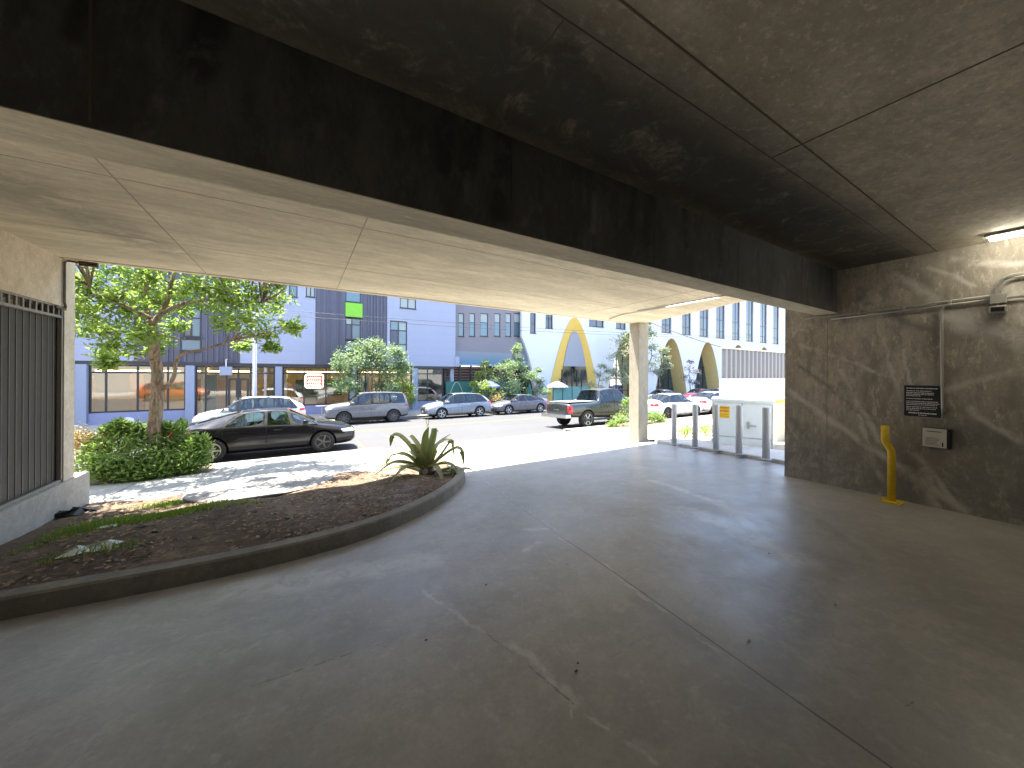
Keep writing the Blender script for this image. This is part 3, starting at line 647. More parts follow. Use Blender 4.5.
# cabinet
ca, cb_ = on_g(712, 445.5, .02), on_g(773, 447, .03)
cb_ = ca + (cb_-ca).normalized()*min((cb_-ca).length, 2.2)
cz = zg(ca.y)-.02; dx = Vector((cb_.x-ca.x, cb_.y-ca.y, 0)); CL = dx.length; dx.normalize(); dy = Vector((-dx.y, dx.x, 0))
if dy.dot(fw) < 0: dy = -dy
CH = (EYE + ray(712, 398.5)*((ca-EYE).dot(fw))).z - cz
CM = Matrix(((dx.x, dy.x, 0, ca.x), (dx.y, dy.y, 0, ca.y), (0, 0, 1, cz), (0, 0, 0, 1)))
M_cab = plain('mint_enamel', (.80, .85, .82), .4, 0, .05, 4)
t = thing('utility_cabinet', tuple(CM @ Vector((CL/2, .5, 0))), 'pale mint green electrical cabinet with double doors behind the bollards', 'cabinet')
b = MB(); b.box(.0, CL, 0, 1.05, .08, CH-.06, CM); b.build('cabinet_body', M_cab, t)
b = MB(); b.box(-.04, CL+.04, -.05, 1.1, CH-.06, CH, CM); b.build('roof', M_cab, t, bevel=.012)
b = MB(); b.box(-.08, CL+.08, -.12, 1.15, -.3, .08, CM); b.build('plinth', M_isl, t)
dz0, dz1 = .32, CH-.1
for k in (0, 1):
    b = MB(); b.box(.03+k*CL/2, CL/2-.01+k*(CL/2-.02), -.022, -.002, dz0, dz1, CM); d_ = b.build('door', M_cab, t, bevel=.004)
    if k: b = MB(); b.box(CL/2+.12, CL/2+.17, -.05, -.02, .55, .72, CM); b.box(CL/2+.135, CL/2+.3, -.055, -.04, .60, .63, CM @ Matrix.Translation((0, 0, 0))); b.build('handle', M_galv, d_)
    else:
        b = MB(); b.box(.12, .38, -.026, -.0225, CH-.48, CH-.18, CM); st = b.build('warning_sticker', plain('sticker_yellow', (.80, .56, .03), .5), d_)
        b2 = MB()
        for z, h_ in ((CH-.22, .04), (CH-.30, .05), (CH-.38, .02), (CH-.43, .02)): b2.box(.14, .36, -.0285, -.0262, z-h_/2, z+h_/2, CM)
        b2.build('warning_print', plain('sticker_red', (.70, .25, .03), .5), d_)
for x_, z0_, z1_ in ((.012, .1, dz1), (CL/2-.003, dz0, dz1), (CL-.02, .1, dz1)):
    b = MB(); b.box(x_, x_+.012, -.014, -.001, z0_, z1_, CM); b.build('door_gap', M_galv, t)
b = MB(); b.box(.03, CL-.03, -.013, -.001, .302, .316, CM); b.build('door_gap', M_galv, t)
b = MB(); b.box(.03, CL-.03, -.012, -.002, .1, .30, CM); b.build('lower_panel', M_cab, t)
# low wall with corrugated screen
WA = on_y(724, 378.5, 8.2); WT = on_y(724, 348.5, 8.2)
t = thing('boundary_wall', (WA.x+4, 8.2, -.5), 'low white wall carrying a grey corrugated metal screen', 'wall', kind='thing')
b = MB(); b.box(WA.x, WA.x+16, 8.2, 8.4, -.7, WA.z); b.build('wall_base', plain('cream_masonry', (.50, .48, .44), .85, 0, .08, 3), t)
b = MB(); x = WA.x; pts = []
while x < WA.x+15:
    pts += [(x, 8.3), (x+.13, 8.3), (x+.19, 8.22), (x+.32, 8.22), (x+.38, 8.3)]; x += .38
b.grid([[(p[0], p[1], WA.z+.002) for p in pts], [(p[0], p[1], WT.z) for p in pts]]); b.build('corrugated_panel', plain('corrugated_steel', (.20, .20, .21), .45, .3), t)
b = MB(); b.box(WA.x-.02, WA.x+15, 8.18, 8.36, WT.z, WT.z+.06); b.build('top_rail', M_galv, t)
q0 = on_y(779, 450, 4.35); qt = on_y(779, 399, 4.35)
GX = on_y(774.5, 420, 4.55).x
t = thing('gate_pier', (GX+.6, 4.6, zg(4.5)), 'cream rendered pier with a yellow band between the cabinet and the wall', 'pier', kind='thing')
b = MB(); b.box(GX, GX+1.4, 4.5, 4.75, zg(4.5)-.1, qt.z); b.build('shaft', plain('cream_pier', (.55, .50, .38), .85), t)
b = MB(); b.box(GX-.004, GX+1.404, 4.49, 4.7495, qt.z-.12, qt.z-.06); b.build('yellow_band', M_yellow, t)
# weeds by the cabinet
def tuft(px, py, label, n, rad, m, off=.03, h=.3, name='weed_plant'):
    q = on_g(px, py, off); t = thing(name, (q.x, q.y, q.z), label, 'plant'); b = MB(); leaves(b, q+Vector((0, 0, h*.5)), rad, n, .11, .035, h/rad*.6, .9); build_raw(b, 'foliage', m, t)
    b = MB()
    for k in range(5): b.tube([q+Vector((0, 0, -.03)), q+Vector((rnd(-.1, .1), rnd(-.1, .1), h*.5))], .006, 5)
    b.build('stem', M_bark, t)
tuft(685, 436, 'low yellowing weed between the bollards left of the other weed', 260, .28, M_leafy)
tuft(705, 434, 'low yellowing weed nearest the mint cabinet', 220, .25, M_leafy)

# ================================================================== BUILDINGS ACROSS THE STREET
FY = 27.5
def F(x, y, Y=FY): q = on_y(x, y, Y); return q.x, q.z
def fx(x, y=365, Y=FY): return F(x, y, Y)[0]
GZ = zf
M_lav = NT('lavender_render'); n = M_lav.noise(M_lav.P(), .35, 6, .6); n2 = M_lav.noise(M_lav.mapping(M_lav.P(), (4, 4, .3)), 1, 5)
c = M_lav.mix(n, (.31, .33, .43), (.36, .38, .485)); c = M_lav.mix(M_lav.ramp(n2, .5, .8, 0, .25), c, (.32, .32, .42))
br = M_lav.n('ShaderNodeTexBrick'); M_lav.set(br.inputs['Vector'], M_lav.mapping(M_lav.P(), (1, 1, 1), (R(90), 0, 0))); br.inputs['Scale'].default_value = 1; br.inputs['Brick Width'].default_value = 2.4; br.inputs['Row Height'].default_value = .6; br.inputs['Mortar Size'].default_value = .008; br.offset = .5
c = M_lav.mix(M_lav.math('MULTIPLY', br.outputs['Fac'], .45), c, (.25, .25, .34)); M_lav.bsdf(c, .8, 0, n, .1); M_lav = M_lav.m
M_pier = plain('blue_grey_pier', (.28, .31, .41), .75, 0, .07, 2)
M_bulk = plain('blue_bulkhead', (.25, .27, .42), .7, 0, .08, 2)
M_rib = plain('charcoal_ribbed_metal', (.105, .105, .145), .5, .2, .15, 3)
M_frame = plain('window_frame_dark', (.03, .032, .04), .45)
M_green = plain('lime_panel', (.20, .52, .03), .5, 0, .05)
def glassmat(name, tint, refl, rough=.03):
    t = NT(name); g = t.n('ShaderNodeBsdfGlossy'); g.inputs['Roughness'].default_value = rough; g.inputs['Color'].default_value = (.95, .97, 1, 1)
    wob = t.n('ShaderNodeBump'); wob.inputs['Strength'].default_value = .04; wob.inputs['Distance'].default_value = .05; t.set(wob.inputs['Height'], t.noise(t.P(), .9, 2)); t.set(g.inputs['Normal'], wob.outputs[0])
    tr = t.n('ShaderNodeBsdfTransparent'); tr.inputs[0].default_value = (*tint, 1)
    fr = t.n('ShaderNodeFresnel'); fr.inputs[0].default_value = 1.5
    m = t.n('ShaderNodeMixShader'); t.set(m.inputs[0], t.math('ADD', t.math('MULTIPLY', fr.outputs[0], .7), refl, clamp=True))
    t.t.links.new(tr.outputs[0], m.inputs[1]); t.t.links.new(g.outputs[0], m.inputs[2]); t.t.links.new(m.outputs[0], t.out.inputs[0]); return t.m
M_shop = glassmat('shop_glass', (.86, .92, .9), .17)
M_dglass = plain('dark_reflective_glass', (.05, .07, .09), .06, 0, .1, 1, spec=1.)
M_bglass = plain('pale_blue_glass', (.10, .17, .22), .08, 0, .15, .6, spec=.8)
M_pblind = plain('pale_blind', (.36, .40, .39), .7)
def holes_wall(b, x0, x1, z0, z1, y0, y1, holes):
    xs = sorted({x0, x1, *[v for h in holes for v in h[:2] if x0 < v < x1]}); 
    for xa, xb in zip(xs, xs[1:]):
        m = (xa+xb)/2; cuts = sorted((max(z0, h[2]), min(z1, h[3])) for h in holes if h[0] < m < h[1]); z = z0
        for a, c in cuts:
            if a > z: b.box(xa, xb, y0, y1, z, a)
            z = max(z, c)
        if z < z1: b.box(xa, xb, y0, y1, z, z1)
def window(par, x0, x1, z0, z1, y, pm, cols=(), rows=(), fr=.06, dep=.12, name='window', fm=None):
    b = MB(); y0, y1 = y+dep-.06, y+dep
    b.box(x0, x0+fr, y0, y1, z0, z1); b.box(x1-fr, x1, y0, y1, z0, z1); b.box(x0+fr, x1-fr, y0, y1, z0, z0+fr); b.box(x0+fr, x1-fr, y0, y1, z1-fr, z1)
    for c in cols: b.box(c-fr/2, c+fr/2, y0-.004, y1-.004, z0+fr, z1-fr)
    for c in rows: b.box(x0+fr, x1-fr, y0+.003, y1+.003, c-fr/2, c+fr/2)
    o = b.build(name, fm or M_frame, par)
    pm = pm if isinstance(pm, list) else [pm]
    if name == 'window':
        s_ = MB(); s_.box(x0-.03, x1+.03, y-.05, y+dep-.065, z0-.05, z0-.003); s_.build('sill', fm or M_frame, o)
    xs = [x0+fr]+list(cols)+[x1-fr]; zs = [z0+fr]+list(rows)+[z1-fr]; k = 0
    for a, c in zip(xs, xs[1:]):
        for d, e in zip(zs, zs[1:]):
            p = MB(); p.face([(a, y1-.03, d), (c, y1-.03, d), (c, y1-.03, e), (a, y1-.03, e)]); p.build('pane', pm[k % len(pm)], o); k += 1
    return o
# --- lavender building
x0, x1 = -45, fx(455.5, 330); ZF = 2.16; TOP = 12.5
t = thing('shop_building', (0, FY, GZ), 'lavender grey apartment block with charcoal ribbed panels above glazed shops', 'building')
W = {}
def wr(px0, px1, py0, py1): a, zt = F(px0, py0); c, zb2 = F(px1, py1); return a, c, (zb2+F(px0, py1)[1])/2, (zt+F(px1, py0)[1])/2
wins = [('w1', wr(183, 201, 305, 337)), ('w1b', wr(180, 201, 339, 351)), ('w2', wr(96, 107, 262, 281)), ('w3', wr(289, 297.5, 285, 297)), ('w3b', wr(306, 315, 285, 297)), ('w4', wr(390, 407, 321, 354.5)), ('w5', wr(400, 416, 298, 308.5)), ('w6', wr(126, 133, 330, 347)), ('w8', wr(118, 124, 270, 290))]
wins2 = []
holes = [w_[1] for w_ in wins]
ribs = [(fx(133.5), fx(240), ZF, 7.6), (fx(315), fx(387), ZF, TOP)]
gx0, gx1 = fx(345.5, 320), fx(361, 320)
b = MB(); holes_wall(b, x0, x1, ZF, TOP, FY, FY+.3, holes+[(r_[0], r_[1], r_[2], r_[3]) for r_ in ribs]); b.box(x0, x1, FY+.05, FY+8, TOP, TOP+.3); b.box(x1-.3, x1, FY+.3, FY+8, GZ, TOP); b.box(x0, x1, FY+8, FY+8.3, GZ, TOP)
b.box(x1-.02, x1+.35, FY-.05, FY+.2, ZF, ZF+.85)
b.build('wall', M_lav, t)
for (a, c, z0, z1) in ribs:
    hh = [w_[1] for w_ in wins if w_[1][0] > a-.1 and w_[1][1] < c+.1] + ([(gx0, gx1, ZF, TOP)] if a > fx(300) else [])
    b = MB(); holes_wall(b, a, c, z0, z1, FY+.10, FY+.3, hh)
    x = a
    rr = random.Random(5)
    while x < c-.06:
        w_ = rr.choice((.05, .08, .05, .1))
        holes_wall(b, x, min(c, x+w_), z0+.02, z1-.02, FY+.02, FY+.10, [h for h in hh if h[0] < x+w_ and h[1] > x] and [(x-.1, x+w_+.1, h[2], h[3]) for h in hh if h[0] < x+w_ and h[1] > x]); x += w_+rr.choice((.15, .22, .3))
    b.build('ribbed_panel', M_rib, t)
for k, (a, c, z0, z1) in wins:
    if k == 'w4': window(t, a, c, z0, z1, FY, [M_dglass, M_rib, M_bglass, M_pblind, M_bglass, M_pblind], [(a*.5+c*.5)], [z0+(z1-z0)*.3, z0+(z1-z0)*.72], .07)
    elif k == 'w1': window(t, a, c, z0, z1, FY, [M_dglass, M_rib, M_bglass, M_bglass], [a+(c-a)*.45], [z0+(z1-z0)*.6], .07)
    elif k in ('w5', 'w3b'): window(t, a, c, z0, z1, FY, [M_pblind, M_pblind], [(a+c)/2], (), .06)
    else: window(t, a, c, z0, z1, FY, M_bglass, (), (), .06)
# the slot with the lime panel
def gz(py): return F(353, py)[1]
for (pa, pb, kind) in ((352.5, 340.5, 'b'), (339.5, 318, 'w'), (317, 303, 'g'), (302, 286, 'b')):
    z0, z1 = gz(pa), gz(pb)
    if kind == 'g':
        b = MB(); b.box(gx0, gx1+.1, FY-.03, FY+.12, z0, z1); b.build('lime_panel', M_green, t)
    else:
        window(t, gx0, gx1, z0, z1, FY+.05, [M_rib, M_pblind, M_bglass, M_bglass] if kind == 'w' else M_bglass, [gx0+(gx1-gx0)*.42] if kind == 'w' else (), [z0+(z1-z0)*.7] if kind == 'w' else (), .06)
b = MB(); b.box(gx0, gx1, FY+.25, FY+.3, ZF, gz(352.6)); b.box(gx0, gx1, FY+.25, FY+.3, gz(286), TOP); b.build('infill_panel', M_rib, t)
# ground floor
b = MB(); b.box(x0, x1, FY+.02, FY+.3, ZF-.18, ZF-.002); b.build('fascia', M_frame, t)
piers = [(76, 87), (185.5, 194.5), (275, 282), (350, 356.5), (412, 417.5)]
for a, c in piers:
    b = MB(); b.box(fx(a, 400), fx(c, 400), FY-.08, FY+.35, GZ-.05, ZF-.185); b.build('pier', M_pier, t, bevel=.01)
bz = GZ+.62
bays = [(87, 185.5, (104.5, 136.5, 167), 1), (194.5, 275, (205, 226, 238, 250), 0), (282, 350, (304, 326), 1), (356.5, 412, (366, 380, 398), 1), (417.5, 443.5, (428,), 1)]
for a, c, ms, bulk in bays:
    xa, xb = fx(a, 400)+.01, fx(c, 400)-.01; zb2 = bz if bulk else GZ+.05
    if bulk:
        b = MB(); b.box(xa, xb, FY+.06, FY+.3, GZ-.05, bz-.002); b.build('bulkhead', M_bulk, t)
    window(t, xa, xb, zb2, ZF-.19, FY+.05, M_shop, [fx(m, 400) for m in ms], [ZF-.62], .085, .16, 'shop_window')
# the left continuation of the shops outside the frame
b = MB(); b.box(x0, fx(76, 400)-.02, FY+.06, FY+.3, GZ, ZF-.2); b.build('wall', M_pier, t)
# door in bay two
xd0, xd1 = fx(227, 400), fx(249, 400)
for k in (0, 1):
    a = xd0+k*(xd1-xd0)/2+.02; c = xd0+(k+1)*(xd1-xd0)/2-.02
    b = MB(); b.box(a, a+.12, FY+.13, FY+.19, GZ+.02, ZF-.95); b.box(c-.12, c, FY+.13, FY+.19, GZ+.02, ZF-.95); b.box(a+.12, c-.12, FY+.13, FY+.19, GZ+.02, GZ+.3); b.box(a+.12, c-.12, FY+.13, FY+.19, ZF-1.05, ZF-.95)
    d_ = b.build('door', M_frame, t); b = MB(); b.tube([((c-.06 if k == 0 else a+.06), FY+.09, GZ+.9), ((c-.06 if k == 0 else a+.06), FY+.09, GZ+1.3)], .02); b.build('handle', M_galv, d_)
b = MB(); px_, pz_ = F(127.5, 421); b.lathe([(.001, 0), (.26, 0), (.24, .03), (.001, .032)], 20, Matrix.Translation((px_, FY+.06, pz_)) @ Matrix.Rotation(R(90), 4, 'X') @ Matrix.Scale(.75, 4, (0, 1, 0))); b.build('oval_plaque', M_white, t)
# shop interior
M_in = plain('shop_interior', (.74, .68, .54), .8, 0, .1, .8); M_inf = plain('shop_floor', (.3, .26, .21), .6); M_wood = plain('warm_wood', (.42, .27, .12), .6, 0, .25, 3); M_teal = plain('teal_panel', (.07, .15, .14), .7)
b = MB(); xi = x1-.35
b.box(x0, xi, FY+6, FY+6.2, GZ, ZF); b.box(x0, xi, FY+.31, FY+6, GZ-.03, GZ+.03); b.box(x0, xi, FY+.31, FY+6.2, ZF+.0, ZF+.1)
for a in (189, 278, 353, 415): b.box(fx(a, 400)+.3, fx(a, 400)+.42, FY+1.2, FY+6, GZ, ZF)
b.build('interior_wall', M_in, t)
b = MB()
for a, c, z0, z1, yy in ((200, 232, 0, 2.3, 5.5), (255, 272, 0, 2.6, 4), (284, 296, 0, 2.2, 3), (330, 348, 0, 1.1, 2), (420, 440, .0, 1.0, 3), (88, 100, 0, 2.6, 3), (136, 150, 0, 2.9, 4)): b.box(fx(a, 400, FY+yy)-.3, fx(c, 400, FY+yy)-.3, FY+yy, FY+yy+.3, GZ+.03+z0, GZ+.03+z1)
b.build('counter', M_wood, t)
b = MB()
for a, c, z0, z1, yy in ((300, 346, .9, 2.3, 5.2), (210, 222, 0, 2.7, 2), (320, 340, 1.2, 1.8, 3), (358, 372, 0, 2.6, 3)): b.box(fx(a, 400, FY+yy)-.3, fx(c, 400, FY+yy)-.3, FY+yy, FY+yy+.2, GZ+z0, GZ+z1)
b.build('shelf_unit', M_teal, t)
M_warm = emit('shop_strip_light', (1, .68, .3), 3.2)
b = MB()
for a, c in ((95, 180), (197, 250), (285, 345), (360, 408)): b.box(fx(a, 380, FY+2.5), fx(c, 380, FY+2.5), FY+2.5, FY+2.56, ZF-.55, ZF-.48)
b.build('strip_light', M_warm, t)
# neon sign hung inside bay three
na, nzt = F(305.5, 374.5); nc, nzb = F(323, 387.5)
t2 = thing('neon_sign', ((na+nc)/2, FY-.02, nzb), 'glowing red neon sign in the shop window', 'sign')
def rrect(a, c, z0, z1, y, r_=.12): 
    P_ = []
    for cx, cz_, s in ((c-r_, z1-r_, 0), (a+r_, z1-r_, 90), (a+r_, z0+r_, 180), (c-r_, z0+r_, 270)):
        P_ += [(cx+r_*math.cos(R(s+k*22.5)), y, cz_+r_*math.sin(R(s+k*22.5))) for k in range(5)]
    return P_+[P_[0]]
M_neon = emit('neon_red', (1, .10, .05), 2.2); M_neonw = emit('neon_pink', (1, .55, .45), 2.2)
yN = FY+.12
b = MB(); b.box(na+.05, nc-.05, yN+.04, yN+.07, nzb+.05, nzt-.05); b.build('backing', plain('neon_backing', (.5, .05, .03), .4), t2)
hN = nzt-nzb
b = MB(); b.tube(rrect(na, nc, nzb, nzt-hN*.0, yN), .035, 6); b.build('outline_tube', M_neonw, t2, True)
b = MB()
for zc_, n_ in ((.72, 7), (.45, 6), (.2, 7)):
    for k in range(n_):
        xx = na+.14+(nc-na-.28)*(k+.5)/n_; b.tube([(xx-.06, yN, nzb+hN*(zc_-.07)), (xx, yN, nzb+hN*(zc_+.08)), (xx+.06, yN, nzb+hN*(zc_-.07))], .02, 5)
b.build('letter_tube', M_neonw, t2, True)
# blade sign
sx, sz = F(226, 370, FY-.5)
t2 = thing('blade_sign', (sx, FY-.4, sz), 'plain grey box sign hanging above the shop door', 'sign')
b = MB(); b.box(sx-.3, sx+.3, FY-.6, FY-.4, sz-.32, sz+.2); b.build('sign_box', M_pier, t2, bevel=.02)
b = MB(); b.tube([(sx, FY-.5, sz+.2), (sx, FY-.5, sz+.62), (sx, FY-.05, sz+.66)], .03, 6); b.build('hanger', M_white, t2)

# --- brown building
BX0, BX1 = x1+.36, fx(521.5, 330)
t = thing('brown_building', ((BX0+BX1)/2, FY+.6, GZ), 'grey brown rendered block with six slit windows over an open terrace', 'building')
YB_ = FY+.6
M_brn = plain('taupe_render', (.23, .21, .235), .85, 0, .1, 1.2)
def fb(px, py): return F(px, py, YB_)
sl = []
for a, c in ((458.5, 464), (469.5, 475), (480.3, 488), (494.5, 500.3), (505.5, 511), (514, 520.5)):
    xa, zt = fb(a, 313); xc, zb2 = fb(c, 336.5); sl.append((xa, xc, zb2, zt))
zL = fb(480, 366)[1]; zB = fb(480, 352)[1]
b = MB(); holes_wall(b, BX0-.36, BX1+3.0, zB, 12.0, YB_, YB_+.3, sl); b.build('wall', M_brn, t)
for h in sl: window(t, *h, YB_, [M_bglass, M_pblind], (), [h[2]+(h[3]-h[2])*.6], .05)
t_ = NT('teal_fade'); zc_ = t_.n('ShaderNodeSeparateXYZ'); t_.set(zc_.inputs[0], t_.P()); t_.bsdf(t_.mix(t_.ramp(t_.math('ADD', zc_.outputs[2], t_.math('MULTIPLY', t_.noise(t_.P(), 2, 4), .5)), zL+.2, zB+.5), (.11, .23, .34), (.25, .25, .29)), .6)  # blue at the foot of the band, fading to grey higher up
b = MB(); b.box(BX0-.36, BX1+3.0, YB_-.02, YB_+.28, zL+.14, zB); b.build('blue_band', t_.m, t)
b = MB(); b.box(BX0, BX1+1.7, YB_-.22, YB_+.3, zL-.0, zL+.137); b.build('ledge', M_lav, t)
b = MB(); b.box(BX0-.36, BX1+3, YB_+4, YB_+4.2, GZ, zL); b.box(BX0-.36, BX1+3, YB_+.3, YB_+4, GZ-.04, GZ+.02); b.build('terrace_wall', plain('dark_terrace', (.05, .045, .045), .8), t)
b = MB(); xa, xb = fb(444, 375)[0], fb(500, 375)[0]; rr = random.Random(2)
for k in range(5):
    z = zL-.18-k*.24; b.box(xa+rr.uniform(0, .2), xb, YB_+.1, YB_+.16, z-.08, z)
b.build('timber_slat', plain('reddish_timber', (.22, .11, .07), .7, 0, .3, 5), t)
b = MB()
for px in (445, 460, 471, 500): xx = fb(px, 390)[0]; b.box(xx-.07, xx+.07, YB_-.02, YB_+.12, GZ, zL)
b.build('post', M_frame, t)
# green patio fence
YFn = FY-.2
t = thing('patio_fence', (fx(462), YFn, GZ), 'dark green patio screen painted with thin pale arches', 'fence')
xa, zt = F(446, 381.5, YFn); xb, _ = F(520, 381, YFn)
M_gfn = plain('patio_green', (.03, .13, .105), .7, 0, .2, 3)
b = MB(); b.box(xa, xb, YFn, YFn+.08, GZ, zt); b.build('screen_panel', M_gfn, t)
b = MB(); px0 = xa+.15
while px0 < xb-1:
    w_ = 1.55; pts = [(px0+w_*k/12, YFn-.012, GZ+.5+(zt-GZ-.55)*math.sin(math.pi*k/12)) for k in range(13)]; b.tube(pts, .025, 5); px0 += 1.9
b.build('arch_motif', plain('pale_line', (.42, .50, .44), .7), t)

# --- white arcaded building
WY = FY
M_wht = plain('white_render', (.64, .635, .66), .75, 0, .04, .8)
M_gold = plain('ochre_reveal', (.70, .46, .10), .6, 0, .12, 2)
M_goldp = plain('sand_reveal', (.74, .56, .24), .7, 0, .1, 2)
def archpts(cx, hw, zt, n=2.2, N=28, off=0):
    L = []
    for k in range(N+1):
        s = math.sin(math.pi*.5*(-1+2*k/N)); x = hw*s; L.append((cx+x, GZ + (zt-GZ)*(1-abs(s)**n)))
    return L
archs = [(24.0, 3.55, 7.45, 1.75), (32.1, 3.5, 6.2, 2.1), (40.0, 3.3, 6.15, 2.1), (48.0, 3.3, 6.1, 2.1), (56, 3.3, 6.1, 2.1), (64, 3.3, 6.1, 2.1)]
cu = bpy.data.curves.new('white_facade', 'CURVE'); cu.dimensions = '2D'; cu.fill_mode = 'BOTH'; cu.extrude = .15
def spl(pts):
    s = cu.splines.new('POLY'); s.points.add(len(pts)-1)
    for k, p in enumerate(pts): s.points[k].co = (p[0], p[1], 0, 1)
    s.use_cyclic_u = True
XE_ = 82
outl = [(BX1+.02, 16), (BX1+.02, GZ+(6.25-GZ)*(1-((BX1+.02-16)/3.6)**2.2))]
outl += [(16+3.6*s, GZ+(6.25-GZ)*(1-s**2.2)) for s in [v/20 for v in range(9, 21)] if 16+3.6*s > BX1+.05]
for cx, hw, zt, n_ in archs: outl += [(cx+(p[0]-cx)*(1.0), p[1]) for p in archpts(cx, hw, zt, n_)]
outl += [(XE_, GZ), (XE_, 16)]
spl(outl)
wh = []
for a, c, zb_, zt_ in ((530, 536, 333, 305), (545.5, 553, 328, 300), (589, 604, 326, 318), (616, 626, 328.5, 318), (646.5, 651.5, 330.5, 290), (661.5, 671.5, 332, 290), (682, 691, 333.5, 285), (699.5, 708.5, 335.5, 285), (716, 724.7, 336.7, 280), (732, 739.8, 338, 275), (746, 753.3, 339.3, 270), (760, 766.7, 340.3, 265), (772.7, 778.8, 341.3, 260), (785, 791, 342.5, 255)):
    xa, z0 = F(a, zb_); xc, z00 = F(c, zb_); _, z1 = F((a+c)/2, zt_); z1 = min(max(z1, z0+.9), 10.6)
    if a > 640: z0, z1 = 6.8, 13.4
    wh.append((xa, xc, z0, z1))
for h in wh: spl([(h[0], h[2]), (h[1], h[2]), (h[1], h[3]), (h[0], h[3])])
co = bpy.data.objects.new('white_facade_curve', cu); col.objects.link(co)
dg = bpy.context.evaluated_depsgraph_get(); me = bpy.data.meshes.new_from_object(co.evaluated_get(dg)); bpy.data.objects.remove(co)
t = thing('arcade_building', (40, WY, GZ), 'white building with tall parabolic arches and rows of narrow dark windows', 'building')
for v in me.vertices: x, y, z = v.co; v.co = (x-40, (z+.15), y-GZ)
me.materials.clear(); me.materials.append(M_wht); o = bpy.data.objects.new('wall', me); col.objects.link(o); o.parent = t
M_wnd = plain('tinted_window', (.06, .06, .085), .1, 0, .2, .7, spec=.9)
for h in wh: window(t, *h, WY, [M_wnd, M_wnd, M_wnd, M_wnd, M_dglass, M_wnd] if h[1]-h[0] > .9 else M_wnd, [h[0]+(h[1]-h[0])*.55] if h[1]-h[0] > .9 else (), ([h[2]+1.0, h[2]+2.6] if h[1]-h[0] > .9 else [h[2]+.9]) if h[3]-h[2] > 2 else (), .07, .2)
b = MB(); b.box(BX1+.1, XE_, WY+1.9, WY+8, 15.6, 15.9); b.box(XE_-.3, XE_, WY+.31, WY+8, GZ, 15.9); b.box(BX1+.1, XE_, WY+8, WY+8.2, GZ, 15.9); b.box(BX1+1.0, XE_, WY+.31, WY+8, GZ-.05, GZ+.03); b.box(BX1+.1, XE_, WY+.6, WY+1.2, 7.6, 15.5); b.build('rear_wall', M_frame, t)
M_agl = glassmat('arch_glass', (.5, .6, .6), .03)
M_spand = plain('grey_spandrel', (.30, .30, .34), .7)
for k, (cx, hw, zt, n_) in enumerate(archs):
    A_ = archpts(cx, hw-.004, zt-.006, n_); dp, fx_, sh = (.1, .61, .35) if k == 0 else (1.6, 1.0, 0)
    I_ = archpts(cx+.35*(k == 0), hw*fx_, zt-(1.4 if k == 0 else .05), 2.0 if k == 0 else n_)
    b = MB(); rows = [[(p[0], WY-.03 if k == 0 else WY+.02, p[1]) for p in A_], [(p[0], WY+.3+dp, p[1]) for p in I_]]
    b.grid(rows)
    b.build('arch_reveal', M_gold if k == 0 else M_goldp, t, True)
    yb2 = WY+.3+dp; zl = 2.05 if k == 0 else 4.0
    b = MB(); up_ = [p for p in I_ if p[1] > zl]
    if k == 0:
        b.prism(up_, yb2-.06, yb2-.02); b.build('spandrel', M_spand, t)
    b = MB(); hwI = hw*fx_
    for m in (-.62, -.32, 0, .3, .6):
        zz = GZ+(zt-1-GZ)*(1-abs(m)**2); b.box(cx+m*hwI-.06, cx+m*hwI+.06, yb2-.1, yb2-.02, GZ, min(zz, zl if k == 0 else 99))
    for z in (GZ+.9, GZ+2.3, GZ+3.9):
        if k == 0 and z > zl: continue
        s = math.sqrt(max(.02, 1-(z-GZ)/(zt-GZ))); b.box(cx-hwI*s, cx+hwI*s, yb2-.105, yb2-.03, z, z+.08)
    b.build('glazing_bar', M_frame, t)
    b = MB(); b.face([(p[0], yb2-.05, p[1]) for p in I_ if k or p[1] < 99]); b.build('glazing', M_agl, t)
    b = MB(); b.box(cx-hw-.1, cx+hw+.1, yb2+3, yb2+3.1, GZ, zt); b.build('lobby_wall', M_teal if k < 1 else M_spand, t)
b = MB(); b.grid([[(p[0], WY+.3, p[1]) for p in [(16+3.58*s, GZ+(6.2-GZ)*(1-s**2.2)) for s in [v/20 for v in range(9, 21)]]], [(p[0], WY+.62, p[1]) for p in [(16+3.58*s, GZ+(6.2-GZ)*(1-s**2.2)) for s in [v/20 for v in range(9, 21)]]]]); b.build('arch_reveal', M_lav, t, True)

# --- poles and wires
q = on_y(254.6, 395, 24.2)
t = thing('lamp_post', (q.x, 24.2, GZ), 'pale grey lamp post on the far pavement before the shops', 'lamp post')
b = MB(); b.lathe([(.16, 0), (.16, .1), (.12, .25), (.10, .3), (.085, 6.8)], 14, Matrix.Translation(t.location)); b.build('pole', M_pier, t, True)
b = MB(); T_ = t.location+Vector((0, 0, 6.75)); b.tube([T_, T_+Vector((0, -.3, .4)), T_+Vector((0, -1.2, .55))], .045); b.build('arm', M_pier, t, True)
b = MB(); b.box(T_.x-.12, T_.x+.12, T_.y-1.75, T_.y-1.1, T_.z+.48, T_.z+.6); b.build('lamp_head', M_pier, t, bevel=.03)
M_wire = plain('black_cable', (.03, .03, .03), .6)
def cable(pts, r_, label, grp=None):
    b = MB(); b.tube(pts, r_, 5); tag(b.build('power_cable', M_wire, smooth=True), label, 'cable', grp)
YWr = 19
def cat(p0, p1, sag, n=18): return [p0.lerp(p1, k/n)-Vector((0, 0, sag*4*(k/n)*(1-k/n))) for k in range(n+1)]
cable(cat(on_y(230, 311, YWr)+Vector((-26, 0, .6)), on_y(455, 320, YWr)+Vector((34, 0, 1.1)), .8), .009, 'upper of the two overhead wires strung along the street', None)
